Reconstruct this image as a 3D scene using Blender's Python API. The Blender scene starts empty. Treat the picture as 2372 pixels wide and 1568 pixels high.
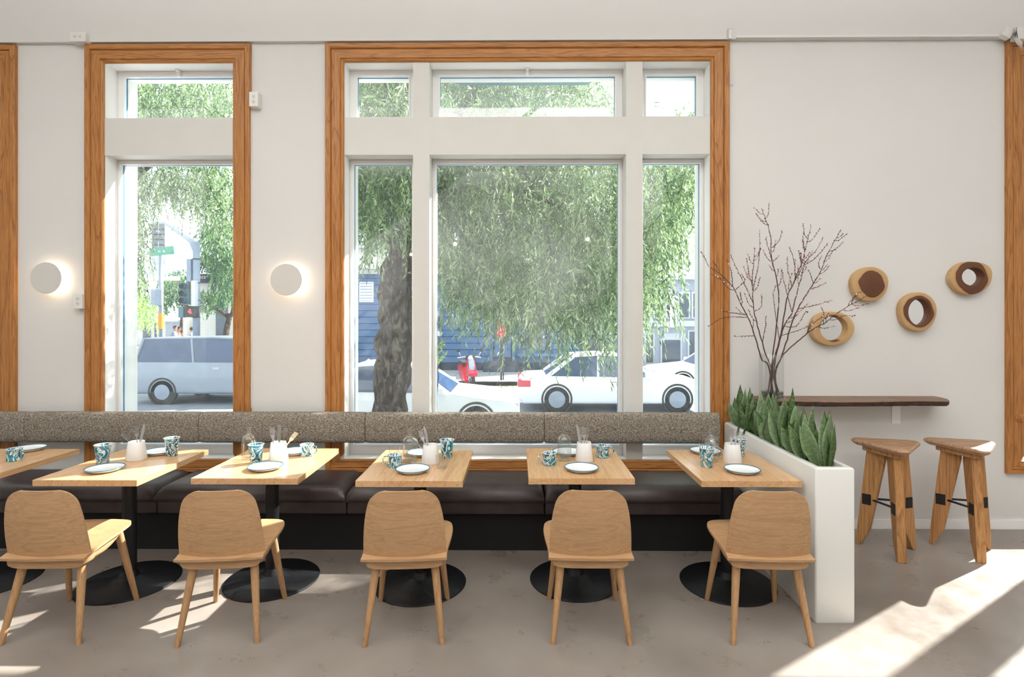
import bpy, bmesh, math, random
import numpy as np
from mathutils import Vector, Matrix

random.seed(7)
rng = np.random.default_rng(11)
SC = bpy.context.scene
COL = SC.collection
PI = math.pi
F = 1270.0
YAW = 0.0087
CAMZ = 1.67
GZ = -0.60          # street level outside

# ------------------------------------------------------------------ camera, sky, sun, lamps, exposure
cam_data = bpy.data.cameras.new('camera')
cam_data.sensor_width = 36.0
cam_data.lens = F / 2372 * 36
cam_data.shift_y = -(784 - 735) / 2372
cam = bpy.data.objects.new('camera', cam_data)
cam.location = (0, 0, CAMZ)
cam.rotation_euler = (PI / 2, 0, YAW)
COL.objects.link(cam)
SC.camera = cam

world = bpy.data.worlds.new('sky')
SC.world = world
world.use_nodes = True
wb = world.node_tree.nodes['Background']
wb.inputs['Color'].default_value = (0.86, 0.94, 1.0, 1)
wb.inputs['Strength'].default_value = 2.2

SUN_EL = math.radians(38)
sun_az = math.radians(32.5)
to_sun = Vector((math.cos(sun_az) * math.cos(SUN_EL), math.sin(sun_az) * math.cos(SUN_EL), math.sin(SUN_EL)))
sd = bpy.data.lights.new('sun', 'SUN')
sd.energy = 20
sd.angle = math.radians(0.6)
sd.color = (1.0, 0.95, 0.88)
so = bpy.data.objects.new('sun', sd)
so.rotation_euler = to_sun.to_track_quat('Z', 'Y').to_euler()
COL.objects.link(so)

def area(name, loc, rot, sx, sy, power, color=(1, 0.95, 0.9)):
    l = bpy.data.lights.new(name, 'AREA')
    l.shape = 'RECTANGLE'; l.size = sx; l.size_y = sy; l.energy = power; l.color = color
    o = bpy.data.objects.new(name, l); o.location = loc; o.rotation_euler = rot
    COL.objects.link(o)
    return o
# added fill lights, unseen, bounced off the ceiling, and the room's pendant bulbs
area('added_fill_light', (0, 1.2, 3.95), (PI, 0, 0), 9.0, 0.9, 285, (1, .995, .985))
area('added_fill_light', (0, -1.8, 3.95), (PI, 0, 0), 9.0, 0.9, 285, (1, .995, .985))
for bx, by in ((-3.6, -1.0), (-1.2, -1.6), (1.3, -1.0), (3.8, -1.6), (-2.4, -3.4), (2.4, -3.4)):
    bl_ = bpy.data.lights.new('pendant_bulb_light', 'POINT'); bl_.energy = 8; bl_.color = (1, .8, .55); bl_.shadow_soft_size = .03
    bo_ = bpy.data.objects.new('pendant_bulb_light', bl_); bo_.location = (bx, by, 3.1); COL.objects.link(bo_)

SC.view_settings.view_transform = 'Standard'
SC.view_settings.look = 'None'
SC.view_settings.exposure = 0.0
SC.view_settings.gamma = 1.0
SC.view_settings.use_curve_mapping = False
SC.cycles.use_denoising = True
SC.cycles.max_bounces = 10
SC.cycles.transparent_max_bounces = 16
SC.cycles.transmission_bounces = 8
SC.cycles.sample_clamp_indirect = 6

# ------------------------------------------------------------------ pixel -> world on real planes
_ca, _sa = math.cos(YAW), math.sin(YAW)
def ray(px, py):
    r = (px - 1186) / F; u = (735 - py) / F
    return Vector((-_sa + _ca * r, _ca + _sa * r, u))
def at(px, py, Y):
    d = ray(px, py); t = Y / d.y
    return Vector((d.x * t, Y, CAMZ + d.z * t))
def atz(px, py, Z):
    d = ray(px, py); t = (Z - CAMZ) / d.z
    return Vector((d.x * t, d.y * t, Z))

# ------------------------------------------------------------------ materials
def srgb(r, g, b):
    def f(c):
        c /= 255.0
        return c / 12.92 if c <= 0.04045 else ((c + 0.055) / 1.055) ** 2.4
    return (f(r), f(g), f(b), 1)

class NT:
    def __init__(s, name):
        s.m = bpy.data.materials.new(name); s.m.use_nodes = True
        s.n = s.m.node_tree.nodes; s.l = s.m.node_tree.links
        s.bs = s.n['Principled BSDF']; s.out = s.n['Material Output']
    def new(s, t, **kw):
        n = s.n.new(t)
        for k, v in kw.items():
            if hasattr(n, k): setattr(n, k, v)
            else: n.inputs[k.replace('_', ' ')].default_value = v
        return n
    def link(s, a, b): s.l.new(a, b)
    def coords(s, scale=(1, 1, 1), rand=True, rot=(0, 0, 0)):
        tc = s.new('ShaderNodeTexCoord'); mp = s.new('ShaderNodeMapping')
        mp.inputs['Scale'].default_value = scale
        mp.inputs['Rotation'].default_value = rot
        if rand:
            oi = s.new('ShaderNodeObjectInfo'); mu = s.new('ShaderNodeMath', operation='MULTIPLY')
            mu.inputs[1].default_value = 37.0
            s.link(oi.outputs['Random'], mu.inputs[0])
            ad = s.new('ShaderNodeVectorMath', operation='ADD')
            s.link(tc.outputs['Object'], ad.inputs[0]); s.link(mu.outputs[0], ad.inputs[1])
            s.link(ad.outputs[0], mp.inputs['Vector'])
        else:
            s.link(tc.outputs['Object'], mp.inputs['Vector'])
        return mp.outputs[0]
    def noise(s, vec, scale=5, detail=4, rough=0.5, dist=0):
        n = s.new('ShaderNodeTexNoise')
        n.inputs['Scale'].default_value = scale; n.inputs['Detail'].default_value = detail
        n.inputs['Roughness'].default_value = rough; n.inputs['Distortion'].default_value = dist
        s.link(vec, n.inputs['Vector']); return n.outputs['Fac']
    def ramp(s, fac, stops, interp='LINEAR'):
        r = s.new('ShaderNodeValToRGB'); cr = r.color_ramp; cr.interpolation = interp
        while len(cr.elements) < len(stops): cr.elements.new(0.5)
        for e, (p, c) in zip(cr.elements, stops): e.position = p; e.color = c
        s.link(fac, r.inputs['Fac']); return r.outputs['Color']
    def mix(s, fac, a, b, blend='MIX'):
        m = s.new('ShaderNodeMix', data_type='RGBA', blend_type=blend)
        for i, v in ((0, fac), (6, a), (7, b)):
            if hasattr(v, 'is_linked') or hasattr(v, 'node'): s.link(v, m.inputs[i])
            else: m.inputs[i].default_value = v
        return m.outputs[2]
    def bump(s, h, strength=0.2, dist=0.01):
        b = s.new('ShaderNodeBump'); b.inputs['Strength'].default_value = strength
        b.inputs['Distance'].default_value = dist
        s.link(h, b.inputs['Height']); s.link(b.outputs[0], s.bs.inputs['Normal'])
    def base(s, c):
        if hasattr(c, 'node'): s.link(c, s.bs.inputs['Base Color'])
        else: s.bs.inputs['Base Color'].default_value = c
    def set(s, rough=0.5, metal=0, spec=0.5):
        s.bs.inputs['Roughness'].default_value = rough
        s.bs.inputs['Metallic'].default_value = metal
        s.bs.inputs['Specular IOR Level'].default_value = spec

def plain(name, c, rough=0.5, metal=0, spec=0.5, var=0.06, nscale=6, bump=0):
    t = NT(name); v = t.coords((1, 1, 1)); n = t.noise(v, nscale, 3)
    dark = tuple(x * (1 - var) for x in c[:3]) + (1,)
    lite = tuple(min(1, x * (1 + var)) for x in c[:3]) + (1,)
    t.base(t.ramp(n, [(0.3, dark), (0.7, lite)])); t.set(rough, metal, spec)
    if bump: t.bump(t.noise(v, nscale * 20, 2), bump, 0.003)
    return t.m

def wood(name, light, dark, axis='x', fine=55, ring=1.6, rough=0.45, contrast=1.0, spec=0.4):
    """grain runs along AXIS; fine streaks over broad rings"""
    t = NT(name)
    lo, hi = 0.06, 1.0
    sc = {'x': (lo, hi, hi), 'y': (hi, lo, hi), 'z': (hi, hi, lo)}[axis]
    v = t.coords(sc)
    streak = t.noise(v, fine * 3, 5, 0.65)
    broad = t.noise(v, 7 * ring, 2, 0.5, 0.6)
    # rings: repeated bands of the broad noise give cathedral figures
    mu = t.new('ShaderNodeMath', operation='MULTIPLY'); mu.inputs[1].default_value = 9
    t.link(broad, mu.inputs[0])
    fr = t.new('ShaderNodeMath', operation='FRACT'); t.link(mu.outputs[0], fr.inputs[0])
    c1 = t.ramp(fr.outputs[0], [(0.0, light), (0.62, light), (0.9, tuple(light[i] * (1 - 0.55 * contrast) + dark[i] * 0.55 * contrast for i in range(3)) + (1,)), (1.0, light)])
    c2 = t.ramp(streak, [(0.35, dark), (0.62, (1, 1, 1, 1))])
    c = t.mix(0.38 * contrast, c1, c2, 'MULTIPLY')
    t.base(c); t.set(rough, 0, spec)
    t.bump(streak, 0.08, 0.002)
    return t.m

M = {}
M['wall'] = plain('wall_paint', srgb(226, 225, 224), 0.75, spec=0.25, var=0.015, nscale=1.2)
M['white'] = plain('white_gloss_paint', srgb(250, 250, 250), 0.45, var=0.01)
M['flat'] = plain('white_flat_paint', srgb(221, 220, 216), 0.6, var=0.015)
M['ceil'] = plain('ceiling_paint', srgb(226, 226, 223), 0.8, var=0.01)
M['casing_v'] = wood('casing_oak_upright', srgb(196, 136, 76), srgb(134, 78, 34), 'z', 40, 1.9, 0.38)
M['casing_h'] = wood('casing_oak_level', srgb(196, 136, 76), srgb(134, 78, 34), 'x', 40, 1.9, 0.38)
M['chair'] = wood('chair_oak', srgb(196, 158, 118), srgb(158, 118, 82), 'x', 60, 1.7, 0.5, 0.62)
M['chair_leg'] = wood('chair_leg_oak', srgb(192, 152, 110), srgb(150, 110, 74), 'z', 50, 0.8, 0.5, 0.7)
M['table'] = wood('table_oak', srgb(224, 182, 136), srgb(186, 138, 92), 'y', 42, 1.0, 0.2, 0.7, 0.6)
M['stool'] = wood('stool_teak', srgb(196, 146, 94), srgb(132, 84, 46), 'z', 42, 1.2, 0.5, 1.0)
M['stool_seat'] = wood('stool_seat_teak', srgb(196, 158, 126), srgb(136, 98, 70), 'x', 42, 1.2, 0.5, 1.0)
M['walnut'] = wood('walnut_slab', srgb(150, 118, 98), srgb(70, 46, 36), 'x', 36, 1.4, 0.5, 1.0)
M['bark_edge'] = plain('walnut_bark', srgb(62, 44, 36), 0.8, var=0.5, nscale=22, bump=0.6)
M['sapwood'] = plain('sapwood', srgb(205, 160, 112), 0.7, var=0.15, nscale=30)
M['black_metal'] = plain('black_iron', (0.012, 0.013, 0.016, 1), 0.42, 0.3, var=0.3, nscale=40, bump=0.15)
M['iron'] = plain('blackened_steel', (0.03, 0.03, 0.032, 1), 0.45, 0.6, var=0.2)
M['steel'] = plain('steel', (0.75, 0.75, 0.76, 1), 0.15, 1.0, var=0.02)
M['chrome'] = plain('chrome', (0.8, 0.8, 0.8, 1), 0.08, 1.0, var=0.01)
M['ceramic'] = plain('white_ceramic', srgb(238, 238, 238), 0.2, var=0.01)
M['enamel'] = plain('white_enamel', srgb(240, 242, 244), 0.12, var=0.01)
M['teal'] = plain('teal_enamel', srgb(30, 112, 140), 0.15, var=0.2, nscale=30)
M['planter'] = plain('white_planter', srgb(232, 232, 230), 0.32, var=0.015, nscale=2)
M['plastic'] = plain('white_plastic', srgb(232, 231, 228), 0.4, var=0.01)
M['slot'] = plain('dark_slot', (0.03, 0.03, 0.03, 1), 0.6)
M['lamp'] = plain('white_lamp_disc', srgb(216, 214, 210), 0.6, var=0.01)
M['stone'] = plain('river_stone', srgb(205, 182, 142), 0.75, var=0.4, nscale=60)
M['black_stone'] = plain('black_pebbles', srgb(52, 44, 40), 0.4, var=0.5, nscale=60)
M['twig'] = plain('twig_bark', srgb(86, 58, 50), 0.7, var=0.35, nscale=60)
M['bud'] = plain('bud_brown', srgb(110, 70, 58), 0.7, var=0.4, nscale=200)
M['blossom'] = plain('blossom_pink', srgb(240, 200, 204), 0.7, var=0.1, nscale=200)
M['match'] = plain('match_wood', srgb(232, 205, 160), 0.6)
M['black_fabric'] = plain('bench_base_black', (0.006, 0.006, 0.007, 1), 0.8, var=0.2)

# polished concrete
t = NT('polished_concrete'); v = t.coords((1, 1, 1), False)
n1 = t.noise(v, 1.1, 4, 0.5, 0.2); n2 = t.noise(v, 5, 5, 0.6); n3 = t.noise(v, 160, 2, 0.5)
c = t.ramp(n1, [(0.3, srgb(130, 121, 114)), (0.5, srgb(151, 142, 135)), (0.72, srgb(166, 158, 151))])
c = t.mix(0.5, c, t.ramp(n2, [(0.2, srgb(226, 222, 218)), (0.75, srgb(255, 255, 255))]), 'MULTIPLY')
t.base(c); t.set(0.34, 0, 0.5)
rr = t.ramp(n2, [(0.3, (0.24, 0.24, 0.24, 1)), (0.7, (0.42, 0.42, 0.42, 1))]); t.link(rr, t.bs.inputs['Roughness'])
t.bump(n3, 0.12, 0.002); M['floor'] = t.m

# tweed fabric
t = NT('grey_tweed'); v = t.coords((1, 1, 1), False)
w = t.new('ShaderNodeTexWave', wave_type='BANDS', bands_direction='Z'); w.inputs['Scale'].default_value = 42
w.inputs['Distortion'].default_value = 3.5; w.inputs['Detail'].default_value = 3; w.inputs['Detail Scale'].default_value = 6
t.link(v, w.inputs['Vector'])
v2 = t.coords((0.55, 1, 1.3), False); n = t.noise(v2, 170, 4, 0.75)
c = t.ramp(n, [(0.38, srgb(96, 86, 76)), (0.5, srgb(146, 136, 124)), (0.64, srgb(216, 210, 200))])
c = t.mix(0.45, c, t.ramp(w.outputs['Fac'], [(0, srgb(150, 142, 134)), (1, (1, 1, 1, 1))]), 'MULTIPLY')
t.base(c); t.set(0.95, 0, 0.1); t.bump(n, 0.5, 0.004); M['tweed'] = t.m

# dark brown leather
t = NT('dark_leather'); v = t.coords((1, 1, 1), False)
n = t.noise(v, 5, 5, 0.6); n2 = t.noise(v, 140, 3, 0.6)
t.base(t.ramp(n, [(0.3, srgb(48, 38, 40)), (0.7, srgb(72, 60, 60))])); t.set(0.42, 0, 0.6)
t.bump(n2, 0.35, 0.004); M['leather'] = t.m

# marbled enamel
t = NT('marbled_enamel'); v = t.coords((1, 1, 0.75))
n = t.noise(v, 9.5, 1.2, 0.4, 3.6)
TE, TL, WH, DK = srgb(14, 126, 150), srgb(64, 172, 192), srgb(236, 243, 245), srgb(18, 70, 88)
t.base(t.ramp(n, [(0.0, TE), (0.37, TE), (0.40, WH), (0.44, WH), (0.45, DK), (0.475, TE), (0.53, TL), (0.55, WH), (0.60, WH), (0.61, TE), (0.68, DK), (0.72, WH), (1, TE)]))
t.set(0.12, 0, 0.6); M['marble'] = t.m

# snake plant leaf
t = NT('snake_leaf'); v = t.coords((1, 1, 3.0))
n = t.noise(v, 26, 3, 0.6, 0.5); oi = t.new('ShaderNodeObjectInfo')
a = t.ramp(n, [(0.3, srgb(78, 116, 62)), (0.55, srgb(118, 156, 92)), (0.8, srgb(166, 194, 142))])
c = t.mix(oi.outputs['Random'], a, t.ramp(n, [(0.3, srgb(142, 170, 124)), (0.8, srgb(200, 216, 184))]))
t.base(c); t.set(0.42, 0, 0.5)
M['snake'] = t.m

# tree leaves: diffuse + translucent
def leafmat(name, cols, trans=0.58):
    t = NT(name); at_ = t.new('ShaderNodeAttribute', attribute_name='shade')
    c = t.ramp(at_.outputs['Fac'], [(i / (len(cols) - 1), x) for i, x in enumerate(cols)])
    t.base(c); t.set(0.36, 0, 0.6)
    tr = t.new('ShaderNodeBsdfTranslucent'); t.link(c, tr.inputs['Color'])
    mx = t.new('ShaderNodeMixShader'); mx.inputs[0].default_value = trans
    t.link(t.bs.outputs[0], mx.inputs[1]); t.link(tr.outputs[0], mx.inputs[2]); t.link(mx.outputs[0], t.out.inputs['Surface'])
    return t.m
M['leaf'] = leafmat('willow_leaf', [srgb(38, 62, 40), srgb(80, 114, 70), srgb(156, 186, 126), srgb(236, 244, 210)])  # dark and pale tones paint shaded gaps and bright highlights into the leaves
M['leaf_far'] = leafmat('broad_leaf', [srgb(50, 90, 66), srgb(88, 128, 92), srgb(150, 180, 110)])
M['leaf_young'] = leafmat('young_leaf', [srgb(120, 170, 90), srgb(170, 205, 120), srgb(205, 225, 160)])

t = NT('tree_bark'); v = t.coords((1, 1, 0.35), False)
n = t.noise(v, 16, 6, 0.7, 1.0); nb = t.noise(v, 2.2, 3, 0.5)
c = t.ramp(n, [(0.36, srgb(24, 21, 21)), (0.5, srgb(78, 68, 62)), (0.64, srgb(138, 124, 112))])
c = t.mix(t.ramp(nb, [(0.55, (0, 0, 0, 1)), (0.75, (0.6, 0.6, 0.6, 1))]), c, srgb(178, 150, 122))
t.base(c); t.set(0.9, 0, 0.2); t.bump(n, 1.0, 0.06); M['bark'] = t.m

def glassmat(name, dust, tint=(0.97, 0.99, 0.985, 1)):
    """window pane: clear, reflective at grazing angles, with a film of dust that lights up in the sun"""
    t = NT(name); t.n.remove(t.bs)
    tr = t.new('ShaderNodeBsdfTransparent'); tr.inputs[0].default_value = tint
    gl = t.new('ShaderNodeBsdfGlossy'); gl.inputs['Roughness'].default_value = 0.02
    lw = t.new('ShaderNodeLayerWeight'); lw.inputs['Blend'].default_value = 0.5
    fr = t.ramp(lw.outputs['Facing'], [(0.0, (0.03, 0.03, 0.03, 1)), (0.55, (0.07, 0.07, 0.07, 1)), (0.85, (0.3, 0.3, 0.3, 1)), (1.0, (1, 1, 1, 1))])
    m1 = t.new('ShaderNodeMixShader'); t.link(fr, m1.inputs[0]); t.link(tr.outputs[0], m1.inputs[1]); t.link(gl.outputs[0], m1.inputs[2])
    df = t.new('ShaderNodeBsdfTranslucent'); df.inputs[0].default_value = (0.95, 0.97, 1, 1)
    v = t.coords((1, 1, 1)); n = t.noise(v, 2.5, 5, 0.6)
    r = t.ramp(n, [(0.3, (dust * 0.6,) * 3 + (1,)), (0.75, (dust * 1.5,) * 3 + (1,))])
    m2 = t.new('ShaderNodeMixShader'); t.link(r, m2.inputs[0]); t.link(m1.outputs[0], m2.inputs[1]); t.link(df.outputs[0], m2.inputs[2])
    t.link(m2.outputs[0], t.out.inputs['Surface'])
    return t.m
M['pane'] = glassmat('window_glass', 0.028)
M['pane_dusty'] = glassmat('dusty_window_glass', 0.11)

def clear(name, ior=1.45, tint=(1, 1, 1, 1), fac=1.0):
    """drinking glass / vase: transparent with fresnel gloss"""
    t = NT(name); t.n.remove(t.bs)
    tr = t.new('ShaderNodeBsdfTransparent'); tr.inputs[0].default_value = tint
    gl = t.new('ShaderNodeBsdfGlossy'); gl.inputs['Roughness'].default_value = 0.03
    lw = t.new('ShaderNodeLayerWeight'); lw.inputs['Blend'].default_value = 0.35
    r = t.ramp(lw.outputs['Facing'], [(0.0, (0.05, 0.05, 0.05, 1)), (0.55, (0.14, 0.14, 0.14, 1)), (1.0, (0.85, 0.85, 0.85, 1))])
    m1 = t.new('ShaderNodeMixShader'); t.link(r, m1.inputs[0]); t.link(tr.outputs[0], m1.inputs[1]); t.link(gl.outputs[0], m1.inputs[2])
    t.link(m1.outputs[0], t.out.inputs['Surface'])
    return t.m
M['glass'] = clear('clear_glass', tint=(0.97, 0.98, 0.98, 1))
M['water'] = clear('water', tint=(0.975, 0.985, 0.99, 1))
M['mirror'] = plain('mirror_glass', (0.9, 0.92, 0.93, 1), 0.02, 1.0, var=0.0)
def emis(name, c, s):
    t = NT(name); t.base(c); t.bs.inputs['Emission Color'].default_value = c; t.bs.inputs['Emission Strength'].default_value = s
    return t.m
M['led'] = emis('warm_led', (1, 0.82, 0.6, 1), 14)
M['red_led'] = emis('red_signal', (1, 0.1, 0.12, 1), 1.6)
# street
M['asphalt'] = plain('asphalt', srgb(132, 138, 146), 0.85, var=0.12, nscale=3, bump=0.3)
M['sidewalk'] = plain('sidewalk_concrete', srgb(158, 160, 164), 0.85, var=0.1, nscale=4)
M['curb'] = plain('curb_concrete', srgb(110, 114, 120), 0.85, var=0.15)
M['blue'] = plain('blue_clapboard', srgb(62, 104, 148), 0.6, var=0.06, nscale=2)
M['blue_trim'] = plain('blue_trim', srgb(74, 116, 160), 0.55, var=0.04)
M['blue_dark'] = plain('dark_blue_base', srgb(34, 52, 74), 0.7)
M['teal_board'] = plain('blue_fascia', srgb(60, 138, 186), 0.6)
M['cream'] = plain('cream_stucco', srgb(226, 222, 214), 0.8, var=0.04)
M['grey_wall'] = plain('grey_facade', srgb(168, 176, 190), 0.75, var=0.05)
M['grey_trim'] = plain('pale_grey_trim', srgb(205, 210, 218), 0.7)
M['dark_glass'] = plain('street_window_glass', srgb(70, 82, 98), 0.08, 0.0, 0.9, var=0.3, nscale=1)
M['car_white'] = plain('white_car_paint', srgb(235, 238, 242), 0.2, var=0.01)
M['car_blue'] = plain('blue_car_paint', srgb(70, 92, 150), 0.2, 0.3, var=0.05)
M['car_silver'] = plain('silver_car_paint', srgb(150, 160, 172), 0.22, 0.3, var=0.05)
M['car_glass'] = plain('car_glass', srgb(60, 80, 112), 0.05, 0.0, 0.9, var=0.1)
M['tyre'] = plain('tyre_rubber', (0.02, 0.02, 0.022, 1), 0.8)
M['red'] = plain('red_plastic', srgb(205, 40, 62), 0.25, var=0.05)
M['amber'] = plain('amber_plastic', srgb(235, 160, 60), 0.3)
M['pole_grey'] = plain('galvanised_pole', srgb(150, 162, 178), 0.5, 0.2, var=0.06)
M['pole_black'] = plain('black_pole', srgb(36, 40, 46), 0.5)
M['sign_green'] = plain('green_sign', srgb(30, 150, 120), 0.4, var=0.03)
M['sign_white'] = plain('white_sign', srgb(232, 236, 238), 0.4, var=0.02)
M['signal'] = plain('signal_housing', srgb(84, 122, 134), 0.5)
M['awning_black'] = plain('black_awning', srgb(34, 40, 54), 0.8)
M['skin'] = plain('skin', srgb(190, 142, 116), 0.6)
M['hair'] = plain('dark_hair', srgb(44, 34, 32), 0.7)
M['cloth_a'] = plain('pale_jacket', srgb(150, 150, 170), 0.85)
M['cloth_b'] = plain('coral_top', srgb(214, 120, 100), 0.85)
M['litter'] = plain('fallen_leaves', srgb(196, 180, 120), 0.8, var=0.3)

# ------------------------------------------------------------------ object helpers
def mesh_obj(name, me, mat=None, parent=None, smooth=False, loc=None):
    o = bpy.data.objects.new(name, me); COL.objects.link(o)
    if mat:
        for m in (mat if isinstance(mat, (list, tuple)) else [mat]): me.materials.append(m)
    if parent: o.parent = parent
    if loc is not None: o.location = loc
    if smooth:
        me.polygons.foreach_set('use_smooth', [True] * len(me.polygons))
    return o
def bm_obj(name, bm, mat=None, parent=None, smooth=False, loc=None):
    bmesh.ops.recalc_face_normals(bm, faces=bm.faces)
    me = bpy.data.meshes.new(name); bm.to_mesh(me); bm.free()
    return mesh_obj(name, me, mat, parent, smooth, loc)
def tag(o, label, cat, group=None, kind=None):
    if label: o['label'] = label
    if cat: o['category'] = cat
    if group: o['group'] = group
    if kind: o['kind'] = kind
    return o
def struct(o): o['kind'] = 'structure'; return o
def empty(name, loc=(0, 0, 0), rz=0):
    o = bpy.data.objects.new(name, None); o.location = loc; o.rotation_euler = (0, 0, rz)
    o.empty_display_size = 0.1; COL.objects.link(o); return o
def copy_tree(o, parent=None):
    c = o.copy(); COL.objects.link(c)
    if parent: c.parent = parent
    for ch in [x for x in KIDS.get(o.name, [])]: copy_tree(ch, c)
    return c
KIDS = {}
def index_kids(root):
    for o in list(COL.objects):
        if o.parent: KIDS.setdefault(o.parent.name, [])
    KIDS.clear()
    for o in COL.objects:
        if o.parent: KIDS.setdefault(o.parent.name, []).append(o)

def box(bm, x0, x1, y0, y1, z0, z1, bev=0, rot=None, org=None):
    r = bmesh.ops.create_cube(bm, size=1.0)
    vs = r['verts']
    for v in vs:
        v.co = Vector(((x0 + x1) / 2 + v.co.x * (x1 - x0), (y0 + y1) / 2 + v.co.y * (y1 - y0), (z0 + z1) / 2 + v.co.z * (z1 - z0)))
    if bev:
        es = list({e for v in vs for e in v.link_edges})
        r2 = bmesh.ops.bevel(bm, geom=es, offset=bev, segments=2, affect='EDGES', profile=0.7)
        vs = list({v for f in r2['faces'] for v in f.verts} | set(v for v in vs if v.is_valid))
    if rot is not None:
        bmesh.ops.rotate(bm, verts=vs, cent=org or (0, 0, 0), matrix=rot)
    return vs
def B(name, dims, mat, parent=None, bev=0):
    bm = bmesh.new(); box(bm, *dims, bev); return bm_obj(name, bm, mat, parent, False)
def tube(bm, pts, rads, seg=8, cap=True):
    rings = []
    pts = [Vector(p) for p in pts]
    up = Vector((0, 0, 1))
    for i, p in enumerate(pts):
        d = (pts[min(i + 1, len(pts) - 1)] - pts[max(i - 1, 0)]).normalized()
        a = d.cross(up)
        if a.length < 0.05: a = d.cross(Vector((1, 0, 0)))
        a.normalize(); b = d.cross(a).normalized()
        r = rads[i] if isinstance(rads, (list, tuple)) else rads
        rings.append([bm.verts.new(p + a * math.cos(2 * PI * k / seg) * r + b * math.sin(2 * PI * k / seg) * r) for k in range(seg)])
    for q in range(len(rings) - 1):
        for k in range(seg):
            bm.faces.new((rings[q][k], rings[q][(k + 1) % seg], rings[q + 1][(k + 1) % seg], rings[q + 1][k]))
    if cap:
        bm.faces.new(rings[0][::-1]); bm.faces.new(rings[-1])
def lathe(bm, prof, seg=32, closed=False, cx=0, cy=0):
    rings = []
    for r, z in prof:
        if r < 1e-6: rings.append([bm.verts.new((cx, cy, z))])
        else: rings.append([bm.verts.new((cx + math.cos(2 * PI * k / seg) * r, cy + math.sin(2 * PI * k / seg) * r, z)) for k in range(seg)])
    n = len(rings)
    for i in range(n if closed else n - 1):
        a, b = rings[i], rings[(i + 1) % n]
        for k in range(seg):
            k2 = (k + 1) % seg
            if len(a) == 1 and len(b) == 1: continue
            if len(a) == 1: bm.faces.new((a[0], b[k2], b[k]))
            elif len(b) == 1: bm.faces.new((a[k], a[k2], b[0]))
            else: bm.faces.new((a[k], a[k2], b[k2], b[k]))
def L(name, prof, mat, parent=None, seg=32, loc=None, closed=False):
    bm = bmesh.new(); lathe(bm, prof, seg, closed)
    o = bm_obj(name, bm, mat, parent, True, loc); o.data.set_sharp_from_angle(angle=0.7); return o
def T(name, pts, r, mat, parent=None, seg=8, loc=None):
    bm = bmesh.new(); tube(bm, pts, r, seg); return bm_obj(name, bm, mat, parent, True, loc)
def prism(bm, poly, y0, y1):
    """poly in (x,z), extruded along y"""
    a = [bm.verts.new((x, y0, z)) for x, z in poly]; b = [bm.verts.new((x, y1, z)) for x, z in poly]
    bm.faces.new(a); bm.faces.new(b[::-1])
    for i in range(len(poly)):
        j = (i + 1) % len(poly); bm.faces.new((a[i], a[j], b[j], b[i]))
def smooth_angle(o, deg=35):
    me = o.data; me.polygons.foreach_set('use_smooth', [True] * len(me.polygons))
    me.set_sharp_from_angle(angle=math.radians(deg))
def text(name, body, size, mat, parent, loc, rot=(PI / 2, 0, 0), shear=0.0, ext=0.004, spacing=1.0):
    cu = bpy.data.curves.new(name, 'FONT'); cu.body = body; cu.size = size; cu.extrude = ext; cu.shear = shear
    cu.align_x = 'CENTER'; cu.align_y = 'CENTER'; cu.space_character = spacing
    tmp = bpy.data.objects.new('tmp', cu); COL.objects.link(tmp)
    dg = bpy.context.evaluated_depsgraph_get()
    me = bpy.data.meshes.new_from_object(tmp.evaluated_get(dg))
    bpy.data.objects.remove(tmp)
    o = mesh_obj(name, me, None, parent, False, loc)
    o.data.materials.clear(); o.data.materials.append(mat)
    o.rotation_euler = rot
    return o

# ================================================================== ROOM SHELL
WY = 4.364           # room face of the window wall
CY = 4.332           # front of the casings
WB = 4.72            # street face of the wall
ZT = at(700, 99, CY).z       # top of the casings
ZB = at(1200, 1095, CY).z    # bottom of the casings
CW = 0.146           # casing width
ZO1, ZO0 = ZT - CW, ZB + 0.095   # opening top/bottom
X1R = at(33, 600, CY).x
X2L, X2R = at(194, 600, CY).x, at(578.5, 600, CY).x
X3L, X3R = at(752.5, 600, CY).x, at(1691, 600, CY).x
X4L = at(2335, 600, CY).x
X1L = X1R - (X2R - X2L); X4R = X4L + 2.2
RX0, RX1, RY0 = -6.6, 6.6, -5.2
CZ = 4.75

bm = bmesh.new(); box(bm, RX0, RX1, RY0, WB, -0.2, 0)
struct(bm_obj('floor', bm, M['floor']))
bm = bmesh.new(); box(bm, RX0, RX1, RY0, WB, CZ, CZ + 0.2)
struct(bm_obj('ceiling', bm, M['ceil']))
bm = bmesh.new()
holes = [(X1L, X1R), (X2L, X2R), (X3L, X3R), (X4L, X4R)]
c = 0.10
xs = [RX0] + [v for a, b in holes for v in (a + c, b - c)] + [RX1]
for i in range(0, len(xs), 2): box(bm, xs[i], xs[i + 1], WY, WB, 0, CZ)
for a, b in holes:
    box(bm, a + c, b - c, WY, WB, 0, ZB + 0.06); box(bm, a + c, b - c, WY, WB, ZT - c, CZ)
struct(bm_obj('wall_front', bm, M['wall']))
bm = bmesh.new(); box(bm, RX0, RX1, WY - 0.035, WY - 0.001, ZT + 0.012, CZ, 0.004)
struct(bm_obj('trim_1', bm, M['wall']))      # flat board band above the casings
struct(B('wall_left', (RX0 - 0.2, RX0, RY0, WB, -0.2, CZ), M['wall']))
struct(B('wall_right', (RX1, RX1 + 0.2, RY0, WB, -0.2, CZ), M['wall']))
struct(B('wall_back', (RX0, RX1, RY0 - 0.2, RY0, -0.2, CZ), M['wall']))
pl_x1 = at(1982, 1300, 2.99).x
struct(B('baseboard_right', (pl_x1 - 0.1, RX1, WY - 0.014, WY - 0.0005, 0, 0.075), M['white'], None, 0.003))

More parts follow.
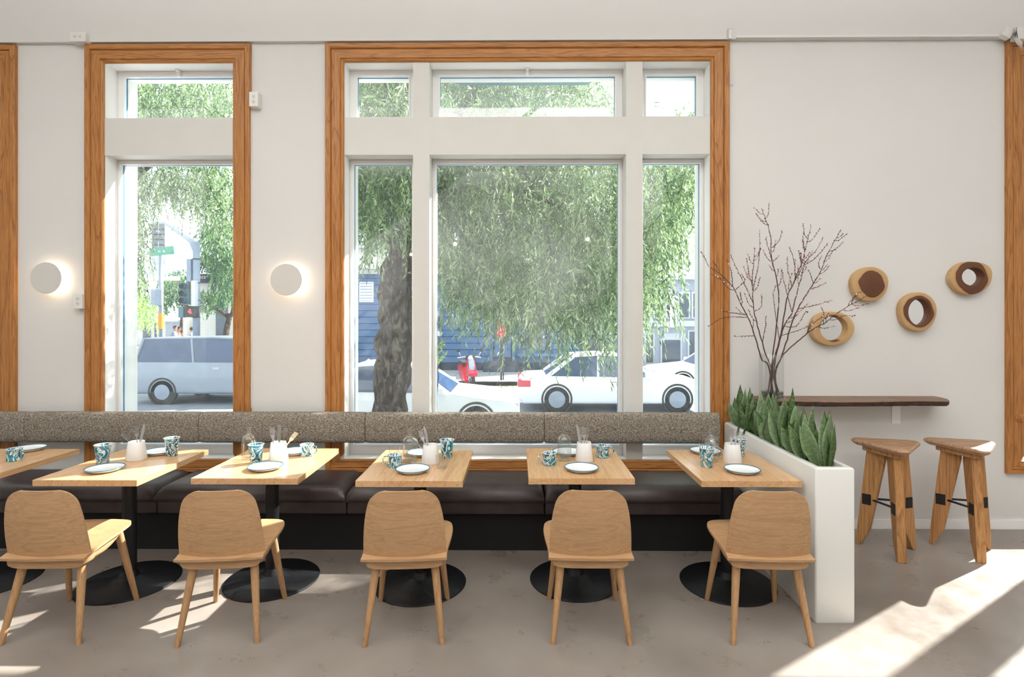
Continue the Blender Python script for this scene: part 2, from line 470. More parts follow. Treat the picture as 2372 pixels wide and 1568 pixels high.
# ---------------- windows
PROF = [(0, 0), (0, .028), (.004, .033), (.038, .033), (.043, .026), (.046, .018), (.05, .024), (.056, .026), (.116, .024), (.120, .017), (.128, .021), (.138, .018), (.146, .010), (.146, 0)]
def casing_piece(name, p0, p1, inward, mat, parent, w=CW, m0=True, m1=True):
    bm = bmesh.new(); p0 = Vector(p0); p1 = Vector(p1); al = (p1 - p0).normalized(); inw = Vector(inward)
    s = w / CW
    A, Bv = [], []
    for tt, h in PROF:
        tq = tt * s
        A.append(bm.verts.new(p0 + inw * tq + al * (tq if m0 else 0) - Vector((0, h, 0))))
        Bv.append(bm.verts.new(p1 + inw * tq - al * (tq if m1 else 0) - Vector((0, h, 0))))
    for i in range(len(PROF) - 1): bm.faces.new((A[i], A[i + 1], Bv[i + 1], Bv[i]))
    bm.faces.new((A[0], A[-1], Bv[-1], Bv[0])); bm.faces.new(A); bm.faces.new(Bv[::-1])
    return bm_obj(name, bm, mat, parent)
def ring(name, x0, x1, z0, z1, l, r, b, t_, y0, y1, mat, parent, bev=0.002):
    bm = bmesh.new()
    o = [(x0, z0), (x1, z0), (x1, z1), (x0, z1)]; i_ = [(x0 + l, z0 + b), (x1 - r, z0 + b), (x1 - r, z1 - t_), (x0 + l, z1 - t_)]
    vs = {}
    for k, (pts, y) in enumerate(((o, y0), (i_, y0), (o, y1), (i_, y1))): vs[k] = [bm.verts.new((p[0], y, p[1])) for p in pts]
    for q in range(4):
        j = (q + 1) % 4
        bm.faces.new((vs[0][q], vs[0][j], vs[1][j], vs[1][q])); bm.faces.new((vs[2][q], vs[3][q], vs[3][j], vs[2][j]))
        bm.faces.new((vs[1][q], vs[1][j], vs[3][j], vs[3][q])); bm.faces.new((vs[0][q], vs[2][q], vs[2][j], vs[0][j]))
    return bm_obj(name, bm, mat, parent)
ZTR0 = at(1200, 358, WY).z   # underside of transom bar
ZTR1 = at(1200, 271, WY).z   # upper side of transom bar
SY = 4.505                   # sash plane
def window(n, xl, xr, splits, dusty=(), latch=()):
    root = empty('window_%d' % n, ((xl + xr) / 2, WY, ZB)); struct(root)
    off = -Vector(root.location)
    objs = []
    y = WY
    objs.append(casing_piece('side_casing', (xl, y, ZT), (xl, y, ZB), (1, 0, 0), M['casing_v'], root))
    objs.append(casing_piece('side_casing', (xr, y, ZT), (xr, y, ZB), (-1, 0, 0), M['casing_v'], root))
    objs.append(casing_piece('head_casing', (xl, y, ZT), (xr, y, ZT), (0, 0, -1), M['casing_h'], root))
    objs.append(casing_piece('sill_casing', (xl, y, ZB), (xr, y, ZB), (0, 0, 1), M['casing_h'], root, 0.10))
    ox0, ox1 = xl + CW, xr - CW
    oz0 = ZB + 0.10; oz1 = ZT - CW
    # reveal lining
    objs.append(ring('reveal', xl + 0.09, xr - 0.09, ZB + 0.05, ZT - 0.09, ox0 - xl - 0.09, xr - 0.09 - ox1, 0.05, CW - 0.09, WY + 0.002, WB + 0.02, M['white'], root))
    bm = bmesh.new(); box(bm, ox0, ox1, WY - 0.004, SY + 0.09, ZTR0, ZTR1); objs.append(bm_obj('transom_bar', bm, M['flat'], root))
    cells = [ox0] + [v for s in splits for v in s] + [ox1]
    for a, b in splits:
        bm = bmesh.new(); box(bm, a, b, WY - 0.0045, SY + 0.085, oz0, oz1); objs.append(bm_obj('mullion', bm, M['flat'], root))
    for i in range(0, len(cells), 2):
        a, b = cells[i], cells[i + 1]
        k = i // 2
        for lvl, (za, zb, l, bt, tp) in enumerate(((oz0, ZTR0, 0.034, 0.085, 0.036), (ZTR1, oz1, 0.062, 0.05, 0.052))):
            s = ring('sash', a + .001, b - .001, za + .001, zb - .001, l, l, bt, tp, SY, SY + 0.05, M['white'], root); objs.append(s)
            g = 0.010
            objs.append(ring('glazing_bead', a + l - g, b - l + g, za + bt - g, zb - tp + g, g, g, g, g, SY - 0.012, SY + 0.012, M['white'], root))
            dm = M['pane_dusty'] if (k, lvl) in dusty else M['pane']
            bm = bmesh.new(); box(bm, a + l - .004, b - l + .004, SY + 0.028, SY + 0.032, za + bt - .004, zb - tp + .004)
            objs.append(bm_obj('pane', bm, dm, root))
            # dark outer glazing gasket
            objs.append(ring('gasket', a + l - .001, b - l + .001, za + bt - .001, zb - tp + .001, .004, .004, .004, .004, SY + 0.014, SY + 0.027, M['teal_board'], root))
            if (k, lvl) in latch:
                bm = bmesh.new(); cx = (a + b) / 2; zz = zb - 0.02
                box(bm, cx - .013, cx + .013, SY - .03, SY, zz - .035, zz + .02, .004)
                tube(bm, [(cx, SY - .05, zz + .012), (cx, SY - .01, zz + .012)], .012, 10)
                objs.append(bm_obj('latch', bm, M['white'], root))
    for o in objs: o.location = off + Vector(o.location)
    return root
def spl(pa, pb): return (at(pa, 700, WY).x, at(pb, 700, WY).x)
window(1, X1L, X1R, [])
window(2, X2L, X2R, [], latch={(0, 1)})
window(3, X3L, X3R, [spl(957, 995), spl(1450, 1488)], dusty={(2, 1), (1, 1)}, latch={(1, 1)})
w4 = window(4, X4L, X4R, [(X4L + 1.05, X4L + 1.18)])
kp = at(2364, 968, CY)
kn = L('casing_knob', [(0, 0), (0.034, 0), (0.034, 0.008), (0.026, 0.012), (0.027, 0.018), (0.018, 0.022), (0.018, 0.03), (0, 0.034)], M['casing_v'], w4, 20)
kn.location = Vector((kp.x, WY - 0.022, kp.z)) - w4.location; kn.rotation_euler = (PI / 2, 0, 0)

# ---------------- wires, sockets
def outlet(px, py, Y, w, h, depth, label, horizontal=False):
    p = at(px, py, Y)
    r = empty('wall_outlet', (p.x, WY, p.z))
    tag(r, label, 'outlet')
    bm = bmesh.new(); box(bm, -w / 2, w / 2, -depth, -0.0, -h / 2, h / 2, 0.004); bm_obj('box', bm, M['plastic'], r)
    for s in (-1, 1):
        c_ = (s * 0.02, 0) if horizontal else (0, s * 0.02)
        soc = bmesh.new()
        tube(soc, [(c_[0], -depth - .002, c_[1]), (c_[0], -depth + .002, c_[1])], 0.015, 16)
        so_ = bm_obj('socket', soc, M['plastic'], r)
        sl = bmesh.new()
        for dx, dz, ww, hh in ((-.006, .003, .0022, .009), (.006, .003, .0022, .007), (0, -.008, .004, .004)):
            if horizontal: dx, dz, ww, hh = dz, dx, hh, ww
            box(sl, c_[0] + dx - ww / 2, c_[0] + dx + ww / 2, -depth - .0035, -depth - .001, c_[1] + dz - hh / 2, c_[1] + dz + hh / 2)
        bm_obj('slot', sl, M['slot'], so_)
    return r
outlet(183, 87, WY - 0.06, 0.13, 0.075, 0.075, 'white twin outlet lying sideways on the beam above the narrow window', True)
outlet(587, 229, 4.30, 0.07, 0.115, 0.062, 'white twin outlet box high beside the narrow window, a conduit below it')
outlet(180, 698, 4.31, 0.075, 0.115, 0.055, 'white twin outlet box low beside the narrow window near the left wall lamp')
p0 = at(582.5, 250, WY).x; z0 = at(582, 246, WY).z
r = empty('cable_conduit', (p0, WY, 0.95)); tag(r, 'thin white cable conduit running down beside the narrow window', 'conduit')
bm = bmesh.new(); box(bm, -.007, .007, -.014, 0, 0, z0 - 0.95, .002); bm_obj('channel', bm, M['plastic'], r)
for zz in (at(582, 591, WY).z, at(582, 890, WY).z):
    bm = bmesh.new(); box(bm, -.012, .012, -.017, 0, zz - .95 - .012, zz - .95 + .012, .002); bm_obj('clip', bm, M['plastic'], r)
xa, xb = at(1700, 90, WY).x, at(2330, 90, WY).x
tag(B('cable_raceway', (xa, xb, WY - 0.052, WY - 0.034, ZT + 0.016, ZT + 0.036), M['plastic'], None, .003), 'long white cable raceway along the wall above the shelf', 'raceway')
p = at(1691, 75, 4.31)
r = empty('cable_stub', (p.x, WY - 0.035, p.z)); tag(r, 'small white cable bracket above the corner of the big window', 'bracket')
bm = bmesh.new(); box(bm, -.012, .012, -.025, 0, -.05, .03, .003); bm_obj('body', bm, M['plastic'], r)
bm = bmesh.new(); tube(bm, [(-.012, -.02, .02), (.012, -.02, .035)], .009, 8); bm_obj('cap', bm, M['plastic'], r)
p = at(1696, 196, WY)
tag(L('screw_hook', [(0, 0), (.012, 0), (.012, .006), (.004, .008), (.004, .016), (0, .017)], M['plastic'], None, 12, (p.x, WY, p.z)), 'tiny white screw plate at the upper side of the big window', 'hook').rotation_euler = (PI / 2, 0, 0)
p = at(2338, 84, 4.31)
r = empty('corner_socket_box', (p.x, WY - 0.035, p.z)); tag(r, 'white junction box with a tangle of white cable in the upper corner', 'junction box')
bm = bmesh.new(); box(bm, .02, .11, -.06, 0, -.04, .055, .005); bm_obj('box', bm, M['plastic'], r)
bm = bmesh.new(); box(bm, -.07, .0, -.045, 0, -.035, .04, .006, Matrix.Rotation(0.5, 3, 'Y')); bm_obj('hinged_cover', bm, M['plastic'], r)
for k in range(3):
    T('cable', [(.02 + .01 * k, -.05, .05), (.0, -.07, .02 + .01 * k), (-.01 + .015 * k, -.075, -.05), (.03 + .012 * k, -.07, -.10 - .012 * k), (.055, -.06, -.07), (.03, -.05, -.03), (.012, -.04, .03)], .006, M['plastic'], r, 6)

# ---------------- wall lamps
def wall_lamp(px, py, label):
    p = at(px, py, WY - 0.06)
    r = empty('wall_lamp', (p.x, WY, p.z)); tag(r, label, 'lamp', None)
    def Ly(name, prof, mat, seg=48):
        o = L(name, prof, mat, r, seg); o.rotation_euler = (PI / 2, 0, 0); return o
    Ly('disc', [(0, .060), (.123, .060), (.125, .063), (.123, .066), (0, .067)], M['lamp'], 64)
    Ly('backplate', [(0, 0), (.055, 0), (.055, .03), (.03, .05), (0, .06)], M['plastic'])
    Ly('led_ring', [(.060, .012), (.072, .012), (.072, .022), (.060, .022)], M['led'])
    for dx, dz, pw in ((.085, -.06, .16), (.085, .045, .08), (0, -.10, .03), (-.07, .0, .02)):
        l = bpy.data.lights.new('wall_lamp_light', 'POINT'); l.energy = pw; l.color = (1, .82, .6); l.shadow_soft_size = .012
        lo = bpy.data.objects.new('wall_lamp_light', l); lo.parent = r; lo.location = (dx, -.04, dz); COL.objects.link(lo)
wall_lamp(107, 644, 'round white wall lamp with a warm halo left of the narrow window')
wall_lamp(663, 648, 'round white wall lamp with a warm halo between the narrow and the big window')
print('room done')
#PART2
# ================================================================== BANQUETTE
BX0 = RX0 + 0.3
BX1 = at(1888, 1443, 2.99).x - 0.003     # touches the planter
FYB = 3.93
def pillow_box(name, x0, x1, y0, y1, z0, z1, bev, mat, parent=None, puff=0.0, seg=4):
    bm = bmesh.new()
    vs = bmesh.ops.create_cube(bm, size=1.0)['verts']
    for v in vs: v.co = Vector(((x0 + x1) / 2 + v.co.x * (x1 - x0), (y0 + y1) / 2 + v.co.y * (y1 - y0), (z0 + z1) / 2 + v.co.z * (z1 - z0)))
    bmesh.ops.bevel(bm, geom=list(bm.edges), offset=bev, segments=seg, affect='EDGES', profile=0.5)
    o = bm_obj(name, bm, mat, parent, True)
    return o
r = empty('bench_frame', ((BX0 + BX1) / 2, 4.1, 0)); tag(r, 'long dark brown leather bench under the windows with a black base', 'bench')
def loc_fix(o, root): o.location = o.location - root.location; return o
loc_fix(B('base', (BX0, BX1, FYB, WY - .002, 0, 0.272), M['black_fabric'], r), r)
cuts_f = [BX0, at(0, 1180, 3.87).x - 0.6, at(360, 1180, 3.87).x, at(802, 1180, 3.87).x, at(1262, 1180, 3.87).x, BX1]
for a, b in zip(cuts_f[:-1], cuts_f[1:]):
    loc_fix(pillow_box('front_panel', a + .0015, b - .0015, FYB - 0.05, FYB + 0.1, 0.272, 0.366, 0.012, M['leather'], r), r)
names = ['at the far left end', 'behind the sunlit table', 'below the second wall lamp', 'below the tree trunk side of the big window', 'next to the white planter']
for k, (a, b) in enumerate(zip(cuts_f[:-1], cuts_f[1:])):
    bm = bmesh.new()
    NX, NY = 24, 12
    y0, y1, z0 = FYB - 0.09, WY - 0.036, 0.368
    def top(u, v):
        eu = min(u, 1 - u) * (b - a); ev = min(v * (y1 - y0), (1 - v) * (y1 - y0) * 2.5)
        f = lambda d, R: 1 - (max(0, R - d) / R) ** 2.2
        return 0.030 + 0.072 * (f(eu, .07) * f(ev, .09)) ** 0.55 + 0.008 * math.sin(PI * u) * math.sin(PI * v)
    grid = [[bm.verts.new((a + .002 + (b - a - .004) * (i / NX if not 0 < i < NX else (0.5 - 0.5 * math.cos(PI * i / NX))), y0 + (y1 - y0) * (0.5 - 0.5 * math.cos(PI * j / NY)), z0 + top(0.5 - 0.5 * math.cos(PI * i / NX), 0.5 - 0.5 * math.cos(PI * j / NY)))) for j in range(NY + 1)] for i in range(NX + 1)]
    for i in range(NX):
        for j in range(NY): bm.faces.new((grid[i][j], grid[i + 1][j], grid[i + 1][j + 1], grid[i][j + 1]))
    loop = [grid[i][0] for i in range(NX + 1)] + [grid[NX][j] for j in range(1, NY + 1)] + [grid[i][NY] for i in range(NX - 1, -1, -1)] + [grid[0][j] for j in range(NY - 1, 0, -1)]
    low = [bm.verts.new((v.co.x, v.co.y, z0)) for v in loop]
    for q in range(len(loop)): bm.faces.new((loop[q], loop[(q + 1) % len(loop)], low[(q + 1) % len(loop)], low[q]))
    bm.faces.new(low)
    o = bm_obj('seat_cushion', bm, M['leather'], None, True)
    tag(o, 'dark leather seat cushion ' + names[k], 'cushion', 'seat cushions of the bench')
# back cushions
BYF = 4.20
cuts_b = [at(-420, 990, BYF).x, at(57, 990, BYF).x, at(460.5, 990, BYF).x, at(846, 990, BYF).x, at(1260.5, 990, BYF).x, at(1668, 990, BYF).x]
zb0, zb1 = at(900, 1026, BYF).z, at(900, 957, BYF).z
bn = ['at the far left edge', 'passing below the narrow window', 'between the narrow and the big window', 'under the tree trunk and the middle pane', 'at the right end by the planter']
for k, (a, b) in enumerate(zip(cuts_b[:-1], cuts_b[1:])):
    bm = bmesh.new(); N = 14
    prof = [(.005, 0.0), (-.006, .012), (-.012, .05), (-.014, .12), (-.010, .19), (-.002, .215), (.012, .226), (.035, .230), (.075, .228), (.092, .218), (.098, .19), (.098, .02), (.09, .002)]
    h = zb1 - zb0
    cols = []
    for i in range(N + 1):
        u = i / N; x = a + .002 + (b - a - .004) * u
        e = min(u, 1 - u) * (b - a); s = 1 - 0.5 * max(0, 1 - e / .02) ** 2
        x = a + .002 + (b - a - .004) * (0.5 - 0.5 * math.cos(PI * u)); e = min(x - a, b - x)
        s = 1 - 0.12 * max(0, 1 - e / .03) ** 2
        cols.append([bm.verts.new((x, BYF + .045 + (y - .045) * s, zb0 + h / 2 + (z / .230 - .5) * h * (1 - .03 * max(0, 1 - e / .03) ** 2))) for y, z in prof])
    for i in range(N):
        for j in range(len(prof)):
            j2 = (j + 1) % len(prof); bm.faces.new((cols[i][j], cols[i][j2], cols[i + 1][j2], cols[i + 1][j]))
    bm.faces.new(cols[0]); bm.faces.new(cols[-1][::-1])
    rt = bm_obj('back_cushion', bm, M['tweed'], None, True); smooth_angle(rt, 50)
    tag(rt, 'long grey tweed back cushion ' + bn[k], 'cushion', 'back cushions along the wall')
    # hidden standoff bolts to the wall/window frame
    for xx in (a + .15, b - .15):
        bk = bmesh.new(); box(bk, xx - .02, xx + .02, BYF + .09, WY - .001, zb0 + .08, zb0 + .14); bm_obj('wall_cleat', bk, M['black_metal'], rt)

# ================================================================== TABLES
TZ = 0.75
tables = []      # (x0, x1, yf, yb)
tdesc = {0: 'cut off by the left edge', 1: 'brightly sunlit', 2: 'holding the tumbler with matches', 3: 'with the two clear tumblers', 4: 'with two handled mugs on it', 5: 'tight against the white planter'}
fl = {0: (-198, 1108), 1: (75, 1113), 2: (442, 1108), 3: (823, 1114), 4: (1224, 1108), 5: (1625, 1114)}
frr = {0: (-50, 1112), 1: (317, 1111), 2: (690, 1108), 3: (1072, 1114), 4: (1471, 1108), 5: (1858, 1114)}
def make_table(n):
    a = atz(*fl[n], TZ); b = atz(*frr[n], TZ)
    yf = (a.y + b.y) / 2; x0 = at(fl[n][0], 1110, yf).x; x1 = at(frr[n][0], 1110, yf).x
    if n == 0: x0 = x1 - 0.61
    yb = yf + 0.72
    cx, cy = (x0 + x1) / 2, (yf + yb) / 2
    root = empty('dining_table', (cx, cy, 0)); tag(root, 'oak top dining table on a black iron pedestal, ' + tdesc[n], 'table', 'oak pedestal tables in the row')
    w = x1 - x0
    rr = random.Random(n + 3)
    fr = [0, .3 + rr.uniform(-.05, .05), .68 + rr.uniform(-.06, .06), 1]
    if n in (1, 2): fr = [0, .26, .52, .78, 1]
    for i in range(len(fr) - 1):
        bm = bmesh.new()
        box(bm, -w / 2 + w * fr[i] + .0002, -w / 2 + w * fr[i + 1] - .0002, -(yb - yf) / 2, (yb - yf) / 2, TZ - .035, TZ - rr.uniform(0, .0002), .0012)
        bm_obj('plank', bm, M['table'], root)
    L('post', [(.040, .05), (.040, TZ - .05), (.0, TZ - .05)], M['black_metal'], root, 24)
    L('base_plate', [(0, 0), (.285, 0), (.287, .006), (.278, .014), (.12, .022), (.058, .045), (.045, .07), (.04, .08)], M['black_metal'], root, 64)
    bm = bmesh.new(); box(bm, -.14, .14, -.025, .025, TZ - .05, TZ - .035); box(bm, -.025, .025, -.16, .16, TZ - .052, TZ - .035); bm_obj('top_bracket', bm, M['black_metal'], root)
    tables.append((x0, x1, yf, yb))
for n in range(6): make_table(n)

# ================================================================== CHAIRS
def sheet(bm, fn, nu, nv, th):
    """double-sided shell: fn(u,v)->(front point, normal-ish) thickened by th along computed normals"""
    P = [[Vector(fn(i / nu, j / nv)) for j in range(nv + 1)] for i in range(nu + 1)]
    Nn = [[None] * (nv + 1) for _ in range(nu + 1)]
    for i in range(nu + 1):
        for j in range(nv + 1):
            a = P[min(i + 1, nu)][j] - P[max(i - 1, 0)][j]; b = P[i][min(j + 1, nv)] - P[i][max(j - 1, 0)]
            n = a.cross(b); Nn[i][j] = n.normalized() if n.length > 1e-9 else Vector((0, 0, 1))
    A = [[bm.verts.new(P[i][j]) for j in range(nv + 1)] for i in range(nu + 1)]
    Bk = [[bm.verts.new(P[i][j] - Nn[i][j] * th) for j in range(nv + 1)] for i in range(nu + 1)]
    for i in range(nu):
        for j in range(nv):
            bm.faces.new((A[i][j], A[i + 1][j], A[i + 1][j + 1], A[i][j + 1]))
            bm.faces.new((Bk[i][j], Bk[i][j + 1], Bk[i + 1][j + 1], Bk[i + 1][j]))
    for i in range(nu):
        bm.faces.new((A[i][0], Bk[i][0], Bk[i + 1][0], A[i + 1][0])); bm.faces.new((A[i][nv], A[i + 1][nv], Bk[i + 1][nv], Bk[i][nv]))
    for j in range(nv):
        bm.faces.new((A[0][j], A[0][j + 1], Bk[0][j + 1], Bk[0][j])); bm.faces.new((A[nu][j], Bk[nu][j], Bk[nu][j + 1], A[nu][j + 1]))
def interp(x, pts):
    for (a, fa), (b, fb) in zip(pts[:-1], pts[1:]):
        if x <= b:
            t_ = (x - a) / (b - a) if b > a else 0; return fa + (fb - fa) * t_
    return pts[-1][1]
def cat(x, pts):
    """Catmull-Rom through points"""
    n = len(pts)
    for i in range(n - 1):
        if x <= pts[i + 1][0] or i == n - 2:
            x0, y0 = pts[i]; x1, y1 = pts[i + 1]
            m0 = (pts[i + 1][1] - pts[max(i - 1, 0)][1]) / (pts[i + 1][0] - pts[max(i - 1, 0)][0])
            m1 = (pts[min(i + 2, n - 1)][1] - pts[i][1]) / (pts[min(i + 2, n - 1)][0] - pts[i][0])
            h = x1 - x0; t_ = min(max((x - x0) / h, 0), 1)
            return (2 * t_**3 - 3 * t_**2 + 1) * y0 + (t_**3 - 2 * t_**2 + t_) * h * m0 + (-2 * t_**3 + 3 * t_**2) * y1 + (t_**3 - t_**2) * h * m1
def make_chair():
    root = empty('dining_chair', (0, 0, 0))
    # backrest: back edge at y=-0.17 low, leaning back; sides wrap forward
    def fb(u, v):
        s = 2 * u - 1
        z = 0.430 + 0.356 * v
        hw = cat(v, [(0, .214), (.3, .210), (.6, .199), (.8, .184), (1, .166)])
        q_ = max(0.0, (v - .79) / .21); hw -= .070 * (1 - math.sqrt(max(0.0, 1 - q_ * q_)))
        x = s * hw
        y = -0.188 - 0.040 * v - 0.010 * math.sin(PI * v) + 0.034 * (abs(x) / .21) ** 2
        z += 0.004 * (abs(x) / .21) ** 2 * (1 - v)
        return (x, y, z)
    bm = bmesh.new()
    # finer rows near the top
    sheet(bm, lambda u, v: fb(u, 1 - (1 - v) ** 2.2), 20, 22, 0.011)
    o = bm_obj('backrest', bm, M['chair'], root); smooth_angle(o, 40)
    # seat: pointed lip behind, rounded front
    def fs(u, v):
        s = 2 * u - 1
        hw = cat(v, [(0, .219), (.07, .217), (.2, .220), (.4, .232), (.6, .236), (.75, .226), (.86, .198), (.93, .160), (.975, .110), (1, .055)])
        x = s * hw
        y = -0.212 + 0.455 * v
        if v < .2: y += 0.010 * (abs(s) ** 2) * (1 - v / .2)
        z = cat(v, [(0, .428), (.05, .430), (.12, .432), (.25, .440), (.5, .456), (.75, .470), (.92, .470), (1, .464)])
        z += 0.016 * abs(s) ** 2.5 * math.sin(PI * min(1, max(0, v * 1.05))) - .004
        return (x, y, z)
    bm = bmesh.new(); sheet(bm, lambda u, v: fs(u, v), 20, 26, -0.013)
    for v_ in bm.verts: pass
    o = bm_obj('seat', bm, M['chair'], root); smooth_angle(o, 40)
    # under-seat block with rounded lower corners
    bm = bmesh.new(); rings_ = []
    for j in range(13):
        v = j / 12; y = -0.180 + 0.34 * v
        hw = cat(v, [(0, .196), (.2, .204), (.6, .200), (1, .17)])
        zt = cat(v, [(0, .416), (.3, .428), (.6, .444), (1, .452)]); zb = cat(v, [(0, .372), (.3, .374), (.6, .390), (1, .432)])
        pts = []
        for q in range(17):
            a_ = PI * q / 16; cx_ = math.cos(a_); sx_ = math.sin(a_)
            pts.append((hw * math.copysign(abs(cx_) ** .45, cx_), y, zt - (zt - zb) * sx_ ** .5))
        rings_.append([bm.verts.new(p) for p in pts])
    for a_, b_ in zip(rings_[:-1], rings_[1:]):
        for q in range(16): bm.faces.new((a_[q], a_[q + 1], b_[q + 1], b_[q]))
        bm.faces.new((a_[0], b_[0], b_[16], a_[16]))
    bm.faces.new(rings_[0]); bm.faces.new(rings_[-1][::-1])
    o = bm_obj('seat_block', bm, M['chair'], root); smooth_angle(o, 40)
    for sx, sy in ((-1, -1), (1, -1), (-1, 1), (1, 1)):
        topp = Vector((sx * .148, -.125 if sy < 0 else .145, .405 if sy < 0 else .435))
        bot = Vector((sx * .196, -.215 if sy < 0 else .232, 0.0))
        bm = bmesh.new(); d = bot - topp
        tube(bm, [topp, topp + d * .25, topp + d * .985, bot], [.0215, .0205, .0135, .0115], 16)
        for vv in bm.verts:
            if vv.co.z < .004: vv.co.z = 0.0
        o = bm_obj('leg', bm, M['chair_leg'], root, False); smooth_angle(o, 40)
    return root
ch0 = make_chair()
index_kids(ch0)
chairs = [(-2.395, 3.02, 2.0), (-1.510, 3.015, -3.0), (-.560, 3.015, 1.0), (.415, 3.012, 0.0), (1.345, 3.01, 0.5)]
feet = [[(10, 1495), (177, 1494), (161, 1390), (314, 1388)], [(405, 1500), (597, 1490), (503, 1393), (662, 1385)], [(841, 1497), (1025, 1492), (885, 1393), (1037, 1388)], [(1281, 1491), (1465, 1493), (1270, 1388), (1423, 1390)], [(1711, 1495), (1879, 1500), (1639, 1388), (1783, 1392)]]
cdesc = ['oak veneer chair at the sunlit table, its seat partly in sun', 'oak veneer chair below the second wall lamp, in front of the table with the matches', 'oak veneer chair in front of the table with the two clear tumblers', 'oak veneer chair in front of the table with two handled mugs', 'oak veneer chair beside the white planter end']
for k in range(5):
    c = ch0 if k == 0 else copy_tree(ch0)
    P_ = [atz(x, y, 0.0) for x, y in feet[k]]
    ctr = sum(P_, Vector()) / 4
    v1 = (P_[1] - P_[0]); v2 = (P_[3] - P_[2]); ang = (math.atan2(v1.y, v1.x) + math.atan2(v2.y, v2.x)) / 2
    c.location = (ctr.x, ctr.y - .0085, 0); c.rotation_euler = (0, 0, ang)
    print('chair', k, [round(q, 3) for q in ctr], round(math.degrees(ang), 2), round(v1.length, 3), round(v2.length, 3))
    tag(c, cdesc[k], 'chair', 'oak chairs facing the bench')

# ================================================================== PLANTER
pA = atz(1888, 1443, 0); pB = atz(1983, 1446, 0)
PX0, PX1 = pA.x, pB.x; PY0 = (pA.y + pB.y) / 2; PY1 = WY - .036
PZ = at(1888, 1084, PY0).z
r = empty('planter_box', ((PX0 + PX1) / 2, (PY0 + PY1) / 2, 0)); tag(r, 'tall narrow white planter dividing the tables from the stools', 'planter')
hx, hy = (PX1 - PX0) / 2, (PY1 - PY0) / 2
def rrect(x, y, rad, n=5):
    pts = []
    for cx, cy, a0 in ((x - rad, y - rad, 0), (-x + rad, y - rad, 90), (-x + rad, -y + rad, 180), (x - rad, -y + rad, 270)):
        for q in range(n + 1):
            a_ = math.radians(a0 + 90 * q / n); pts.append((cx + rad * math.cos(a_), cy + rad * math.sin(a_)))
    return pts
bm = bmesh.new(); R_ = []
for (dx, z, rad) in ((-.004, 0, .012), (0, .008, .014), (0, PZ - .012, .014), (-.004, PZ - .003, .013), (-.012, PZ, .012), (-.034, PZ, .012), (-.038, PZ - .004, .010), (-.040, PZ - .09, .01)):
    R_.append([bm.verts.new((x, y, z)) for x, y in rrect(hx + dx, hy + dx, rad)])
for a_, b_ in zip(R_[:-1], R_[1:]):
    for q in range(len(a_)): bm.faces.new((a_[q], a_[(q + 1) % len(a_)], b_[(q + 1) % len(a_)], b_[q]))
bm.faces.new(R_[0][::-1]); bm.faces.new(R_[-1])
o = bm_obj('shell', bm, M['planter'], r); smooth_angle(o, 50)
# pebbles: small stones nobody counts
bm = bmesh.new(); rs = random.Random(5)
ico = [(0, 0, 1), (.894, 0, .447), (.276, .851, .447), (-.724, .526, .447), (-.724, -.526, .447), (.276, -.851, .447), (.724, .526, -.447), (-.276, .851, -.447), (-.894, 0, -.447), (-.276, -.851, -.447), (.724, -.526, -.447), (0, 0, -1)]
icf = [(0, 1, 2), (0, 2, 3), (0, 3, 4), (0, 4, 5), (0, 5, 1), (1, 6, 2), (2, 7, 3), (3, 8, 4), (4, 9, 5), (5, 10, 1), (6, 7, 2), (7, 8, 3), (8, 9, 4), (9, 10, 5), (10, 6, 1), (11, 7, 6), (11, 8, 7), (11, 9, 8), (11, 10, 9), (11, 6, 10)]
def blob(bm, c, r3, rs):
    a_ = rs.uniform(0, 6.28); ca, sa = math.cos(a_), math.sin(a_)
    vs = [bm.verts.new((c[0] + (x * ca - y * sa) * r3[0] * rs.uniform(.85, 1.1), c[1] + (x * sa + y * ca) * r3[1], c[2] + z * r3[2])) for x, y, z in ico]
    for f in icf: bm.faces.new([vs[i] for i in f])
for k in range(2100):
    rd = rs.uniform(.004, .011)
    blob(bm, (rs.uniform(-hx + .045, hx - .045), rs.uniform(-hy + .045, hy - .045), PZ - .04 + rs.uniform(-.005, .007)), (rd * 1.3, rd, rd * .75), rs)
o = bm_obj('pebble_mulch', bm, M['stone'], None, True, r.location); tag(o, 'tan pebbles covering the soil inside the white planter', 'pebbles', None, 'stuff')
# snake plants
def leaf_mesh(length, width, bend, fold, twist, rs, tip=.55):
    bm = bmesh.new(); n = 9; m = 4; rows = []
    for i in range(n + 1):
        t_ = i / n
        w_ = width * .5 * (0.45 + 0.55 * min(1, t_ / .45)) if t_ < .45 else width * .5 * max(0.0, 1 - ((t_ - .45) / .55) ** 1.7)
        if i == n: w_ = .0008
        z = length * t_ * (1 - .12 * bend * t_); y = bend * length * .35 * t_ ** 2
        a_ = twist * t_
        row = []
        for j in range(m + 1):
            s = 2 * j / m - 1; x = s * w_; yy = fold * abs(s) ** 1.5 * w_
            row.append(bm.verts.new((x * math.cos(a_) - yy * math.sin(a_), y + x * math.sin(a_) + yy * math.cos(a_), z)))
        rows.append(row)
    for i in range(n):
        for j in range(m): bm.faces.new((rows[i][j], rows[i][j + 1], rows[i + 1][j + 1], rows[i + 1][j]))
    geom = bm.faces[:]
    bmesh.ops.solidify(bm, geom=geom, thickness=.0022)
    return bm
clumps = []
ny = 9
for k in range(ny):
    f = k / (ny - 1)
    clumps.append((random.Random(k).uniform(-.018, .018), -hy + .125 + (2 * hy - .25) * f))
pn = ['at the front end of the planter', 'second from the front of the planter', 'third from the front of the planter', 'fourth from the planter front, with one tall leaf', 'in the middle of the planter', 'behind the middle of the planter', 'third from the wall in the planter', 'second from the wall in the planter', 'against the window casing in the planter']
